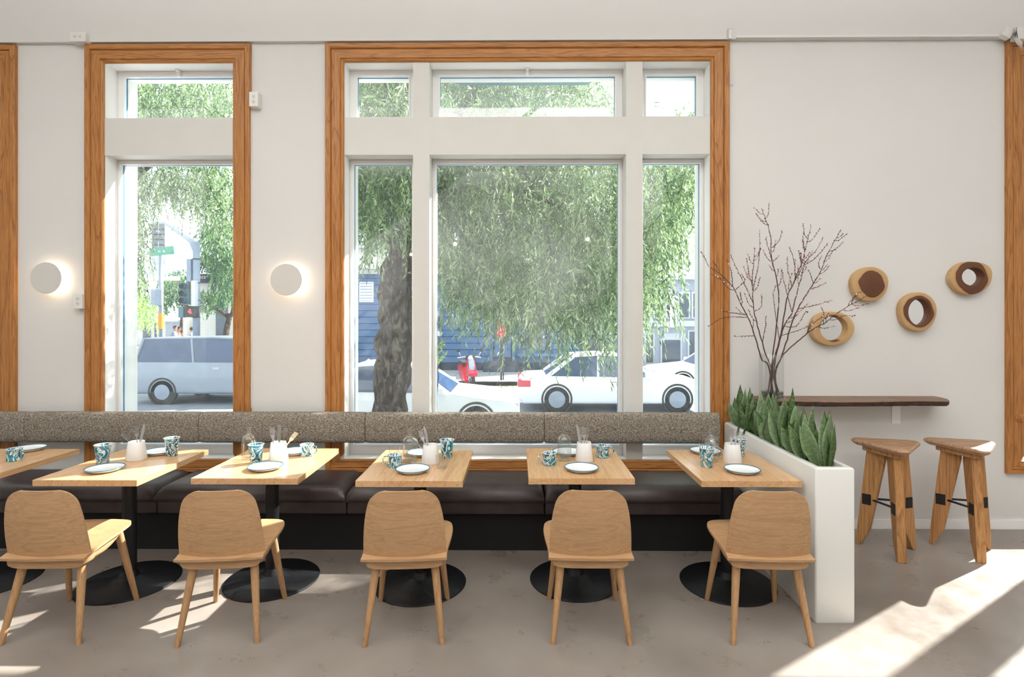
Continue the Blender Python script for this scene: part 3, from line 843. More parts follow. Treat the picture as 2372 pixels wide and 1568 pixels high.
for k, (cx, cy) in enumerate(clumps):
    rs = random.Random(40 + k)
    pr = empty('snake_plant', (r.location.x + cx, r.location.y + cy, PZ - .045)); tag(pr, 'green snake plant with broad pointed leaves ' + pn[k], 'plant', 'snake plants in the planter')
    nl = 10
    for q in range(nl):
        a_ = 2 * PI * q / nl + rs.uniform(-.3, .3); inner = q % 3 == 0
        ln = rs.uniform(.17, .29) if not inner else rs.uniform(.27, .36)
        if k == 3 and q == 0: ln = .42
        wd = rs.uniform(.060, .094)
        bm = leaf_mesh(ln, wd, rs.uniform(.1, .45) if not inner else .05, rs.uniform(.25, .5), rs.uniform(-.7, .7), rs)
        o = bm_obj('leaf', bm, M['snake'], pr, True)
        rad = .012 if inner else rs.uniform(.02, .04)
        o.location = (math.cos(a_) * rad, math.sin(a_) * rad * 1.2, 0)
        lean = rs.uniform(.05, .42) if not inner else rs.uniform(-.05, .08)
        # outward lean is along local +y after rotating
        ax = Vector((-math.sin(a_), math.cos(a_), 0))
        o.rotation_euler = (Matrix.Rotation(lean, 3, ax) @ Matrix.Rotation(rs.uniform(-.75, .75) + (PI if rs.random() < .5 else 0), 3, 'Z')).to_euler()

# ================================================================== STOOLS
def make_stool():
    root = empty('bar_stool', (0, 0, 0))
    angs = [math.radians(134), math.radians(256), math.radians(14)]
    H = .775
    bm = bmesh.new()
    def tri(R, rad, n=7):
        pts = []
        cs = [Vector((math.cos(a) * (R - rad), math.sin(a) * (R - rad))) for a in sorted(angs)]
        sa_ = sorted(angs)
        for i, c_ in enumerate(cs):
            prev = cs[i - 1]; nxt = cs[(i + 1) % 3]
            d1 = (c_ - prev).normalized(); d2 = (nxt - c_).normalized()
            a0 = math.atan2(-d1.x, d1.y); n1 = Vector((d1.y, -d1.x)); n2 = Vector((d2.y, -d2.x))
            A0 = math.atan2(n1.y, n1.x); A1 = math.atan2(n2.y, n2.x)
            while A1 < A0: A1 += 2 * PI
            for q in range(n + 1):
                a_ = A0 + (A1 - A0) * q / n; pts.append((c_.x + rad * math.cos(a_), c_.y + rad * math.sin(a_)))
        return pts
    layers = [(.215, .045, H - .040), (.235, .050, H - .028), (.245, .053, H - .016), (.240, .053, H - .006), (.228, .05, H), (.12, .03, H - .004)]
    rings_ = [[bm.verts.new((x, y, z)) for x, y in tri(R, rd)] for R, rd, z in layers]
    for a_, b_ in zip(rings_[:-1], rings_[1:]):
        for q in range(len(a_)): bm.faces.new((a_[q], a_[(q + 1) % len(a_)], b_[(q + 1) % len(a_)], b_[q]))
    bm.faces.new(rings_[0][::-1]); bm.faces.new(rings_[-1])
    o = bm_obj('seat', bm, M['stool_seat'], root); smooth_angle(o, 30)
    bm = bmesh.new(); rr_ = [[bm.verts.new((x, y, z)) for x, y in tri(.17, .04)] for z in (H - .075, H - .039)]
    for q in range(len(rr_[0])): bm.faces.new((rr_[0][q], rr_[0][(q + 1) % len(rr_[0])], rr_[1][(q + 1) % len(rr_[0])], rr_[1][q]))
    bm.faces.new(rr_[0][::-1]); bm.faces.new(rr_[1]); bm_obj('seat_frame', bm, M['stool'], root)
    prof = [(.024, H - .04), (.135, H - .04), (.198, .115), (.205, .0), (.178, .0), (.120, .12), (.022, H - .12)]
    pl = []
    for a_ in angs:
        bm = bmesh.new(); prism(bm, prof, -.028, .028)
        bmesh.ops.bevel(bm, geom=list(bm.edges), offset=.004, segments=1, affect='EDGES')
        bmesh.ops.rotate(bm, verts=bm.verts, cent=(0, 0, 0), matrix=Matrix.Rotation(a_, 3, 'Z'))
        lg = bm_obj('leg', bm, M['stool'], root)
        zc = .345; rc = .137
        for s in (-1, 1):
            bm = bmesh.new()
            box(bm, rc - .028, rc + .028, .027 if s > 0 else -.032, .032 if s > 0 else -.027, zc - .038, zc + .038, .001)
            for dz in (-.026, .026):
                for dr in (-.017, .017): tube(bm, [(rc + dr, s * .030, zc + dz), (rc + dr, s * .035, zc + dz)], .004, 6)
            bmesh.ops.rotate(bm, verts=bm.verts, cent=(0, 0, 0), matrix=Matrix.Rotation(a_, 3, 'Z'))
            bm_obj('bracket_plate', bm, M['iron'], lg)
        pl.append(Vector((math.cos(a_) * rc, math.sin(a_) * rc, zc)))
    for i in range(3):
        a_, b_ = pl[i], pl[(i + 1) % 3]; d = (b_ - a_).normalized()
        T('footrest_bar', [a_ + d * .035, b_ - d * .035], .0075, M['iron'], root, 10)
    return root
st0 = make_stool(); index_kids(st0)
st0.location = (3.205, 3.945, 0); tag(st0, 'teak bar stool nearer the wooden door casing, its seat edge in the sun', 'stool', 'three-legged bar stools under the shelf')
s1 = copy_tree(st0); s1.location = (2.665, 3.94, 0); tag(s1, 'teak bar stool partly hidden behind the white planter', 'stool', 'three-legged bar stools under the shelf')

# ================================================================== LIVE-EDGE SHELF
SZ1 = at(2000, 917, WY).z; SZ0 = SZ1 - .043
sx0 = PX1 + .002; sx1 = at(2202, 930, 4.2).x
r = empty('wall_shelf', ((sx0 + sx1) / 2, WY, SZ0)); tag(r, 'live edge walnut slab shelf with dark bark edge on the right wall', 'shelf')
bm = bmesh.new(); N = 40; rs = random.Random(3); cols = []
wob = [rs.uniform(-.006, .006) for _ in range(N + 1)]
for i in range(N + 1):
    u = i / N; x = sx0 + (sx1 - sx0) * (1 - (1 - u) ** 1.25)
    d = .255 + .012 * math.sin(u * 7) + wob[i]
    if u > .82: d *= max(.10, (1 - ((u - .82) / .18) ** 2.6)) ** .5
    zc = .003 * math.sin(u * 9 + 1)
    cols.append([bm.verts.new((x - r.location.x, y, z)) for y, z in ((0, 0), (0, SZ1 - SZ0), (-d + .006, SZ1 - SZ0 - .001), (-d - .004, SZ1 - SZ0 - .008 + zc), (-d - .002, .010 + zc), (-d + .012, 0 + max(zc, 0)))])
top_f = []
for i in range(N):
    for j in range(6):
        j2 = (j + 1) % 6; f = bm.faces.new((cols[i][j], cols[i + 1][j], cols[i + 1][j2], cols[i][j2]))
        if j in (3, 4): f.material_index = 1
bm.faces.new(cols[0][::-1]); bm.faces.new(cols[-1])
o = bm_obj('slab', bm, [M['walnut'], M['bark_edge']], r); smooth_angle(o, 30)
for px_ in (2075, 1832):
    x = at(px_, 960, WY).x - r.location.x
    bm = bmesh.new(); hgt = .175 if px_ > 2000 else .16
    box(bm, x - .034, x + .034, -.006, -.0005, -hgt + .0, -.001, .001)
    box(bm, x - .034, x + .034, -.20, -.0005, -.007, -.0005, .001)
    for zz in (-.03, -hgt + .03): tube(bm, [(x, -.006, zz), (x, -.008, zz)], .004, 8)
    bm_obj('bracket', bm, M['white'], r)

# ================================================================== WOOD SLICES
def slice_mat(name, center_dark, hole, off=(0, 0)):
    t = NT(name); tc = t.new('ShaderNodeTexCoord'); sp = t.new('ShaderNodeMapping')
    sp.inputs['Location'].default_value = (off[0], 0, off[1]); sp.inputs['Scale'].default_value = (1, 0.05, 1)
    t.link(tc.outputs['Object'], sp.inputs['Vector'])
    ln = t.new('ShaderNodeVectorMath', operation='LENGTH'); t.link(sp.outputs[0], ln.inputs[0])
    n = t.noise(tc.outputs['Object'], 7, 2, .5)
    ad = t.new('ShaderNodeMath', operation='MULTIPLY_ADD'); ad.inputs[1].default_value = .055; t.link(n, ad.inputs[0]); t.link(ln.outputs['Value'], ad.inputs[2])
    mr = t.new('ShaderNodeMath', operation='MULTIPLY'); mr.inputs[1].default_value = 5; t.link(ad.outputs[0], mr.inputs[0])
    c_ = t.ramp(mr.outputs[0], [(0, srgb(96, 62, 46)), (center_dark - .03, srgb(112, 74, 54)), (center_dark, srgb(92, 56, 40)), (center_dark + .035, srgb(198, 160, 114)), (1, srgb(214, 182, 134))])
    w = t.new('ShaderNodeMath', operation='SINE'); m2 = t.new('ShaderNodeMath', operation='MULTIPLY'); m2.inputs[1].default_value = 700
    t.link(ad.outputs[0], m2.inputs[0]); t.link(m2.outputs[0], w.inputs[0])
    c_ = t.mix(.18, c_, t.ramp(w.outputs[0], [(0, (.6, .5, .4, 1)), (1, (1, 1, 1, 1))]), 'MULTIPLY')
    t.base(c_); t.set(.6, 0, .3); return t.m
def wood_slice(name, px, py, rx, ry, hole, seed, label, dark, depth=.058, off=(0, 0), holeoff=(0, 0), irr=.018, squash=2.12):
    p = at(px + 3, py, WY - depth)
    r = empty(name, (p.x, WY, p.z)); tag(r, label, 'mirror' if hole else 'wall decor')
    rs = random.Random(seed); n = 56
    ph = [rs.uniform(0, 6.28) for _ in range(4)]
    def rad(a_): return 1 + irr * math.sin(2 * a_ + ph[0]) + irr * .8 * math.sin(3 * a_ + ph[1]) + irr * .5 * math.sin(5 * a_ + ph[2])
    k_ = (WY - depth) / F
    RX_, RY_ = rx * k_, ry * k_
    def out(a_, s=1):
        c_, s_ = math.cos(a_), math.sin(a_); q = (abs(c_) ** squash + abs(s_) ** squash) ** (-1 / squash)
        return (c_ * RX_ * q * rad(a_) * s, s_ * RY_ * q * rad(a_) * s)
    bm = bmesh.new(); rings_ = []
    lay = [(1.0, 0), (1.03, -.01), (1.02, -depth + .012), (.99, -depth + .002), (.97, -depth)]
    for s, y in lay: rings_.append([bm.verts.new((out(2 * PI * i / n, s)[0], y, out(2 * PI * i / n, s)[1])) for i in range(n)])
    if hole:
        hx_, hz_ = hole[0] * k_, hole[1] * k_
        for s, y in ((1.02, -depth), (.99, -depth + .004), (.99, -depth * .5), (.96, -depth * .5 + .001), (.95, -.012)):
            rings_.append([bm.verts.new((holeoff[0] * k_ + math.cos(2 * PI * i / n) * hx_ * s, y, holeoff[1] * k_ + math.sin(2 * PI * i / n) * hz_ * s)) for i in range(n)])
    for a_, b_ in zip(rings_[:-1], rings_[1:]):
        for q in range(n): bm.faces.new((a_[q], a_[(q + 1) % n], b_[(q + 1) % n], b_[q]))
    bm.faces.new(rings_[0][::-1])
    if not hole: bm.faces.new(rings_[-1])
    o = bm_obj('slice', bm, slice_mat(name + '_wood', dark, hole, off), r); smooth_angle(o, 40)
    if hole:
        bm = bmesh.new(); lathe(bm, [(0, .013), (1, .013), (1, .016), (0, .016)], 40)
        for v_ in bm.verts: v_.co = Vector((holeoff[0] * k_ + v_.co.x * hx_ * .97, -v_.co.z, holeoff[1] * k_ + v_.co.y * hz_ * .97))
        bm_obj('mirror', bm, M['mirror'], r)
wood_slice('wood_slice', 2014, 658, 41, 39, None, 2, 'solid round wood slice with a dark brown heart, no hole', .62, off=(-.01, 0))
wood_slice('wood_slice_mirror', 1927, 761, 48, 39.5, (32, 29), 4, 'round wood slice mirror with a dark reflection behind the branch tips', .62, holeoff=(2, 0))
wood_slice('wood_slice_mirror', 2126, 722, 40, 45, (26, 31), 8, 'oval wood slice mirror, taller than wide, in the middle of the wall group', .71, holeoff=(2, -1))
wood_slice('wood_slice_mirror', 2249, 643, 47, 37, (26, 21), 15, 'wide wood slice mirror with a dark inner band, uppermost of the wall group', .74, holeoff=(3, 2), irr=.035)

# ================================================================== VASE AND BRANCHES
vy = 4.185; vp = at(1787, 924, vy); VZ = SZ1
vx = vp.x
r = empty('glass_vase', (vx, vy, VZ)); tag(r, 'tall clear glass cylinder vase standing on the walnut shelf', 'vase')
L('vessel', [(0, 0), (.082, 0), (.086, .004), (.086, .338), (.084, .341), (.082, .338), (.082, .012), (0, .010)], M['glass'], r, 48)
bm = bmesh.new(); rs = random.Random(9)
for k in range(420):
    a_ = rs.uniform(0, 6.28); q = .076 * math.sqrt(rs.random()); rd = rs.uniform(.005, .009)
    blob(bm, (q * math.cos(a_), q * math.sin(a_), rs.uniform(.018, .055)), (rd, rd, rd * .8), rs)
o = bm_obj('vase_stones', bm, M['black_stone'], None, True, (vx, vy, VZ)); tag(o, 'dark pebbles under water in the bottom of the glass vase', 'stones', None, 'stuff')
o = L('vase_water', [(0, .0115), (.0815, .0115), (.0815, .062), (0, .062)], M['water'], None, 40, (vx, vy, VZ)); tag(o, 'shallow water in the bottom of the glass vase', 'water', None, 'stuff')
def cpt(x, y, Y): return at(1620 + x / 3.2675, 480 + y / 3.2675, Y)
mains = [
 ('tallest, rising straight up', [(510, 1400), (545, 1250), (570, 1000), (600, 760), (590, 560), (545, 380), (540, 220), (500, 90), (472, 15)], 4.15, [[(545, 320), (600, 260), (625, 185)], [(540, 440), (520, 300), (505, 235)], [(565, 430), (600, 370)]]),
 ('forked near its top, second tallest', [(540, 1400), (560, 1200), (620, 950), (660, 700), (700, 600), (760, 460), (790, 370), (820, 240), (845, 140)], 4.12, [[(700, 640), (800, 420), (880, 330), (935, 235)], [(760, 460), (860, 400), (920, 340), (965, 280)], [(690, 600), (670, 480), (665, 385)], [(760, 560), (720, 420), (685, 305)], [(640, 900), (730, 900), (800, 800), (820, 790)]]),
 ('arching to the upper right', [(600, 1390), (570, 1250), (640, 1080), (700, 880), (760, 740), (850, 600), (920, 480), (960, 370), (1010, 280), (1068, 175)], 4.20, [[(850, 650), (900, 600), (955, 575)], [(920, 480), (900, 420), (925, 370)], [(760, 770), (880, 740), (1000, 705)], [(860, 560), (830, 480)]]),
 ('short upright one with double tips', [(590, 1400), (550, 1240), (500, 1100), (440, 900), (410, 760), (400, 560), (410, 430), (418, 315)], 4.13, [[(430, 640), (450, 400), (455, 180)], [(400, 580), (370, 470), (362, 395)], [(425, 780), (470, 750), (470, 660)], [(480, 1000), (500, 900), (500, 830)], [(400, 740), (350, 600), (290, 480), (240, 370)]]),
 ('arching in front of the window casing', [(560, 1400), (530, 1200), (470, 1150), (430, 1000), (380, 860), (320, 740), (250, 600), (150, 500), (70, 440), (20, 345)], 4.08, [[(380, 850), (250, 830), (170, 840), (75, 895)], [(370, 795), (240, 800), (170, 785)], [(430, 980), (350, 975), (270, 980)], [(250, 640), (340, 560), (320, 500)], [(250, 600), (240, 480), (210, 400)]]),
 ('reaching across the dark mirror', [(610, 1390), (570, 1260), (640, 1110), (740, 1020), (850, 930), (960, 870), (1080, 775), (1200, 710), (1280, 662)], 4.10, [[(800, 960), (850, 890), (940, 830), (1020, 820), (1170, 822)], [(930, 870), (940, 800), (925, 755)]]),
 ('slender one in the middle', [(520, 1390), (560, 1230), (590, 1080), (640, 900), (700, 800), (740, 640), (780, 500), (795, 380), (785, 200)], 4.22, [[(590, 1000), (560, 700), (575, 600)], [(700, 800), (650, 600), (620, 470)], [(620, 980), (760, 930), (850, 890)]]),
]
def smoothpath(pts, sub=5):
    out = []
    n = len(pts)
    for i in range(n - 1):
        p0, p1, p2, p3 = pts[max(i - 1, 0)], pts[i], pts[i + 1], pts[min(i + 2, n - 1)]
        for k in range(sub):
            t_ = k / sub
            out.append(0.5 * ((2 * p1) + (p2 - p0) * t_ + (2 * p0 - 5 * p1 + 4 * p2 - p3) * t_ ** 2 + (3 * p1 - p0 - 3 * p2 + p3) * t_ ** 3))
    out.append(pts[-1]); return out
vb = Vector((vx, vy, VZ))
for k, (nm, pts, Yd, subs) in enumerate(mains):
    rs = random.Random(60 + k); root = empty('cherry_branch', vb); tag(root, 'bare budding cherry branch in the glass vase, ' + nm, 'branch', 'cherry branches in the vase')
    def path(ps, Y0, Y1):
        out = []
        for i, (x, y) in enumerate(ps):
            f = i / (len(ps) - 1); p = cpt(x, y, Y0 + (Y1 - Y0) * f)
            out.append(p - vb)
        return out
    P_ = path(pts, vy, Yd)
    # keep the foot inside the vessel
    P_[0] = Vector((max(-.06, min(.06, P_[0].x)), rs.uniform(-.03, .03), .03))
    P_[1] = Vector((P_[1].x, rs.uniform(-.02, .02), P_[1].z))
    P_ = smoothpath(P_)
    for p in P_[8:]: p.x += rs.uniform(-.003, .003); p.z += rs.uniform(-.003, .003)
    rads = [.0058 - .0042 * (i / (len(P_) - 1)) for i in range(len(P_))]
    T('stem', P_, rads, M['twig'], root, 6)
    budc = []
    def addbuds(Q, start, step):
        acc = 0
        for a_, b_ in zip(Q[start:-1], Q[start + 1:]):
            d = (b_ - a_); acc += d.length
            if acc > step:
                acc = 0; side = Vector((d.z, 0, -d.x)).normalized() * rs.choice((-1, 1)); budc.append((b_, (side * .8 + d.normalized()).normalized()))
        budc.append((Q[-1], (Q[-1] - Q[-2]).normalized()))
    addbuds(P_, 14, .022)
    for s in subs:
        Yj = vy + (Yd - vy) * .7; Q = path(s, Yj, Yd + rs.uniform(-.08, .06))
        # start from nearest stem point
        near = min(P_, key=lambda p: (p.x - Q[0].x) ** 2 + (p.z - Q[0].z) ** 2)
        Q[0] = near.copy(); Q = smoothpath(Q, 6)
        for p in Q[1:]: p.x += rs.uniform(-.0025, .0025); p.z += rs.uniform(-.0025, .0025)
        T('twig', Q, [.0028 - .0014 * (i / (len(Q) - 1)) for i in range(len(Q))], M['twig'], root, 5)
        addbuds(Q, 1, .017)
    for q_ in range(9):
        i0 = rs.randint(int(len(P_) * .4), len(P_) - 4); b0 = P_[i0]; dd = (P_[i0 + 1] - P_[i0 - 1]).normalized(); sg = rs.choice((-1, 1))
        side = Vector((dd.z, rs.uniform(-.5, .3), -dd.x)) * sg; ln_ = rs.uniform(.05, .13)
        Q = smoothpath([b0, b0 + (side * .5 + dd * .5) * ln_ * .5, b0 + (side * .45 + dd * .9) * ln_], 4)
        T('twig', Q, [.0024 - .0012 * (i / (len(Q) - 1)) for i in range(len(Q))], M['twig'], root, 5); addbuds(Q, 0, .016)
    bm = bmesh.new(); bp = bmesh.new()
    for p, d in budc:
        q = d.to_track_quat('Z', 'Y').to_matrix()
        tgt = bm if rs.random() < .72 else bp
        s = rs.uniform(.8, 1.25) * (1.0 if tgt is bm else 1.45)
        base = p + d * .004
        vs = [tgt.verts.new(base + q @ (Vector((x * .0032, y * .0032, z * .0058)) * s)) for x, y, z in ico]
        for f in icf: tgt.faces.new([vs[i] for i in f])
    o = bm_obj('bud', bm, M['bud'], root, True); o['kind'] = 'stuff'
    o = bm_obj('blossom', bp, M['blossom'], root, True); o['kind'] = 'stuff'

# ================================================================== TABLEWARE
def onT(px, py): return atz(px, py, TZ)
def plate(px, py, label, rad=.104):
    p = onT(px, py); r = empty('plate', p); tag(r, label, 'plate', 'white enamel plates with blue rims')
    L('dish', [(0, .0045), (.068, .0045), (.088, .013), (.099, .019), (.101, .0205), (.0985, .0185), (.090, .0105), (.072, .0012), (.07, 0), (0, 0)], M['enamel'], r, 56)
    bm = bmesh.new(); n = 12
    lathe(bm, [(.1005 + .0028 * math.cos(2 * PI * q / n), .0200 + .0026 * math.sin(2 * PI * q / n)) for q in range(n)], 56, True)
    bm_obj('rim', bm, M['teal'], r, True); return r
def tumbler(px, py, label, h=.118, matches=False):
    p = onT(px, py); r = empty('tumbler', p); tag(r, label, 'cup', 'marbled enamel tumblers')
    L('cup', [(0, .001), (.031, 0), (.034, .003), (.044, h - .004), (.0475, h - .001), (.048, h), (.0465, h + .001), (.0425, h - .003), (.033, .005), (0, .004)], M['marble'], r, 40)
    bm = bmesh.new(); n = 8; lathe(bm, [(.0472 + .0018 * math.cos(2 * PI * q / n), h + .0018 * math.sin(2 * PI * q / n)) for q in range(n)], 40, True); bm_obj('rim', bm, M['enamel'], r, True)
    if matches:
        for k, (dx, dy) in enumerate(((-.02, .0), (-.006, .006))):
            o = T('wooden_stick', [(0, 0, 0), (-.028, 0, .135)], .0016, M['match'], None, 6, (p.x + dx + .022, p.y + dy, TZ + .006)); tag(o, 'thin wooden stick leaning in the marbled tumbler, ' + ('outer one' if k == 0 else 'inner one'), 'stick', 'wooden sticks in the tumbler')
    return r
def mug(px, py, side, label, h=.075):
    p = onT(px, py); r = empty('mug', p); tag(r, label, 'cup', 'marbled enamel mugs')
    L('cup', [(0, .001), (.038, 0), (.041, .003), (.0415, h - .006), (.044, h - .001), (.0445, h), (.043, h + .001), (.0395, h - .004), (.039, .006), (0, .004)], M['marble'], r, 40)
    bm = bmesh.new(); n = 8; lathe(bm, [(.0437 + .0018 * math.cos(2 * PI * q / n), h + .0018 * math.sin(2 * PI * q / n)) for q in range(n)], 40, True); bm_obj('rim', bm, M['enamel'], r, True)
    s = side; pts = smoothpath([Vector(q) for q in ((s * .040, -.004, h - .012), (s * .058, -.010, h - .008), (s * .071, -.014, h - .026), (s * .066, -.013, h - .046), (s * .052, -.008, h - .058), (s * .040, -.004, h - .060))], 5)
    T('handle', pts, .0038, M['marble'], r, 8); return r
def bottle(px, py, label, level=.115):
    p = onT(px, py); r = empty('bottle', p); tag(r, label, 'bottle', 'clear glass water bottles')
    o_ = [(0, 0), (.043, 0), (.0465, .004), (.0465, .115), (.045, .135), (.036, .152), (.022, .162), (.0165, .170), (.0155, .196), (.0185, .198), (.0185, .203), (.016, .205), (.0185, .208), (.0185, .218), (.017, .221)]
    i_ = [(.013, .221), (.012, .17), (.019, .160), (.033, .149), (.0425, .133), (.0435, .115), (.0435, .020), (.03, .016), (0, .018)]
    L('body', o_ + i_, M['glass'], r, 40)
    L('water', [(0, .0185), (.03, .0175), (.0428, .021), (.0428, level), (0, level)], M['water'], r, 36); return r
def glass(px, py, label):
    p = onT(px, py); r = empty('water_glass', p); tag(r, label, 'glass', 'clear water tumblers')
    L('body', [(0, 0), (.031, 0), (.034, .003), (.037, .080), (.0365, .082), (.0355, .080), (.0325, .014), (0, .012)], M['glass'], r, 36); return r
def fork_mesh():
    bm = bmesh.new()
    secs = [(0, .0105, .0022), (.03, .009, .002), (.10, .0035, .002), (.125, .0045, .0016), (.140, .0115, .0014), (.150, .0125, .0013)]
    pr = None
    for z, w_, t_ in secs:
        rg = [bm.verts.new(q) for q in ((-w_, -t_, z), (w_, -t_, z), (w_, t_, z), (-w_, t_, z))]
        if pr:
            for q in range(4): bm.faces.new((pr[q], pr[(q + 1) % 4], rg[(q + 1) % 4], rg[q]))
        else: bm.faces.new(rg[::-1])
        pr = rg
    bm.faces.new(pr)
    for k in range(4):
        x = -.0105 + .007 * k; vs = box(bm, x - .0016, x + .0016, -.0011, .0011, .149, .195)
    return bm
def knife_mesh():
    bm = bmesh.new(); secs = [(0, -.009, .009, .003), (.03, -.0085, .0085, .0026), (.085, -.005, .005, .0026), (.098, -.0055, .006, .0018), (.12, -.006, .0105, .0010), (.18, -.006, .0115, .0009), (.205, -.005, .008, .0007), (.216, -.003, .001, .0005)]
    pr = None
    for z, a_, b_, t_ in secs:
        rg = [bm.verts.new(q) for q in ((a_, -t_, z), (b_, -t_, z), (b_, t_, z), (a_, t_, z))]
        if pr:
            for q in range(4): bm.faces.new((pr[q], pr[(q + 1) % 4], rg[(q + 1) % 4], rg[q]))
        else: bm.faces.new(rg[::-1])
        pr = rg
    bm.faces.new(pr); return bm
def spoon_mesh():
    bm = bmesh.new(); secs = [(0, .0095, 0), (.03, .008, 0), (.10, .003, 0), (.125, .004, 0), (.135, .011, -.002), (.148, .0165, -.004), (.162, .0175, -.004), (.176, .0125, -.002), (.184, .004, 0)]
    rows = []
    for z, w_, dy in secs: rows.append([bm.verts.new((s * w_, dy * (1 - s * s), z)) for s in (-1, -.5, 0, .5, 1)])
    for a_, b_ in zip(rows[:-1], rows[1:]):
        for q in range(4): bm.faces.new((a_[q], a_[q + 1], b_[q + 1], b_[q]))
    bmesh.ops.solidify(bm, geom=bm.faces[:], thickness=.0016); return bm
CUT = {}
for nm, fn in (('fork', fork_mesh), ('knife', knife_mesh), ('spoon', spoon_mesh)):
    bm = fn(); bmesh.ops.recalc_face_normals(bm, faces=bm.faces); me = bpy.data.meshes.new(nm); bm.to_mesh(me); bm.free()
    me.materials.append(M['steel']); me.polygons.foreach_set('use_smooth', [True] * len(me.polygons)); me.set_sharp_from_angle(angle=.6); CUT[nm] = me
def caddy(px, py, label, cut, h=.118):
    p = onT(px, py); r = empty('cutlery_caddy', p); tag(r, label, 'utensil holder', 'white ceramic cutlery holders')
    bm = bmesh.new(); prev = None
    lay = [(.056, 0), (.058, .004), (.0445, h - .002), (.043, h), (.041, h - .001), (.0505, .012), (.045, .010)]
    RR = [[bm.verts.new((math.copysign(abs(math.cos(2 * PI * q / 40)) ** .82, math.cos(2 * PI * q / 40)) * w_, math.copysign(abs(math.sin(2 * PI * q / 40)) ** .82, math.sin(2 * PI * q / 40)) * w_, z)) for q in range(40)] for w_, z in lay]
    for a_, b_ in zip(RR[:-1], RR[1:]):
        for q in range(40): bm.faces.new((a_[q], a_[(q + 1) % 40], b_[(q + 1) % 40], b_[q]))
    bm.faces.new(RR[0][::-1]); bm.faces.new(RR[-1])
    bm_obj('pot', bm, M['ceramic'], r, True)
    for kind, dx, dy, lean, tw, lb in cut:
        o = bpy.data.objects.new(kind, CUT[kind]); COL.objects.link(o)
        o.location = (p.x + dx - math.sin(lean) * 0.03, p.y + dy, TZ + .0135 + .012 * abs(math.sin(lean))); o.rotation_euler = (0, lean, 0)
        o.rotation_euler = (Matrix.Rotation(lean, 3, 'Y') @ Matrix.Rotation(-.05, 3, 'X') @ Matrix.Rotation(tw, 3, 'Z')).to_euler()
        tag(o, lb, 'cutlery', 'steel cutlery in the white holders')
    return r
# table 0
mug(33, 1066, 1, 'marbled teal mug with handle on the table cut off at the left edge')
plate(66, 1043, 'white plate behind the mug on the table cut off at the left edge')
# table 1
plate(243, 1090, 'white blue-rimmed plate nearest the viewer on the sunlit table')
tumbler(238, 1073, 'marbled teal tumbler behind the plate on the sunlit table')
caddy(316, 1064, 'white cutlery holder on the sunlit table', [
    ('fork', -.004, .012, -.06, .1, 'steel fork upright in the holder on the sunlit table'),
    ('knife', .006, .0, .20, 0, 'knife with a warm golden glint in the holder on the sunlit table'),
    ('spoon', -.010, .004, -.62, 0, 'spoon tilted far to the left in the holder on the sunlit table')])
plate(370, 1050, 'white blue-rimmed plate behind the holder on the sunlit table')
tumbler(398, 1055, 'marbled teal tumbler nearest the window on the sunlit table')
# table 2
plate(615, 1086, 'white plate in front of the tumbler with wooden sticks')
tumbler(593, 1072, 'marbled teal tumbler holding two wooden sticks', matches=True)
bottle(577, 1064, 'clear water bottle behind the tumbler with wooden sticks')
caddy(645, 1066, 'white cutlery holder on the table below the second wall lamp', [
    ('spoon', -.02, .0, -.10, .5, 'spoon at the left of the crowded holder below the second wall lamp'),
    ('knife', -.004, .012, -.04, 1.1, 'knife standing upright in the crowded holder below the second wall lamp'),
    ('fork', -.022, -.012, -.12, .3, 'fork leaning left in the crowded holder below the second wall lamp'),
    ('fork', .012, .0, .22, .2, 'fork leaning right in the crowded holder below the second wall lamp'),
    ('knife', .004, -.010, .02, .9, 'second upright knife in the crowded holder below the second wall lamp'),
    ('fork', .008, .010, .66, .4, 'fork tilted far right in the crowded holder below the second wall lamp')])
plate(684, 1050, 'white plate beside the handled mug below the second wall lamp')
mug(711, 1055, 1, 'marbled mug with a right-hand handle below the second wall lamp')
# table 3
plate(956, 1092, 'white plate at the front of the table with clear tumblers')
mug(915, 1081, -1, 'dark teal mug with its handle to the left, before a clear tumbler')
glass(914, 1062, 'empty clear tumbler standing behind the dark teal mug')
bottle(949, 1070, 'clear water bottle on the table with the two clear tumblers')
plate(978, 1053, 'white plate behind the bottle on the table with clear tumblers')
caddy(997, 1072, 'white cutlery holder between bottle and marbled tumbler', [
    ('knife', -.006, .0, -.20, .0, 'dark-looking knife leaning left in the holder by the clear tumbler'),
    ('fork', -.014, .01, -.34, .2, 'fork leaning left behind the dark-looking knife'),
    ('spoon', -.012, .012, -.8, .2, 'spoon tilted low to the left in the holder by the clear tumbler')])
tumbler(1035, 1060, 'tall marbled tumbler near the back corner beside a clear tumbler')
glass(1024, 1084, 'clear tumbler at the front right of the white cutlery holder')
# table 4
plate(1347, 1089, 'white plate at the front of the table with two handled mugs')
mug(1273, 1076, -1, 'dark teal mug with its handle to the left at the front corner')
bottle(1307, 1066, 'clear water bottle between the two handled mugs')
plate(1315, 1051, 'white plate seen behind and through the bottle between the mugs')
caddy(1353, 1066, 'white cutlery holder between the two handled mugs', [
    ('knife', -.016, .0, -.17, .2, 'knife leaning left in the holder between the two mugs'),
    ('fork', .004, .0, -.03, .1, 'fork at the centre of the holder between the two mugs'),
    ('fork', .012, .012, .10, .3, 'fork behind leaning right in the holder between the two mugs'),
    ('fork', -.006, .014, -.10, -.3, 'fork behind leaning left in the holder between the two mugs')])
mug(1396, 1058, 1, 'marbled mug with its handle to the right near the table back')
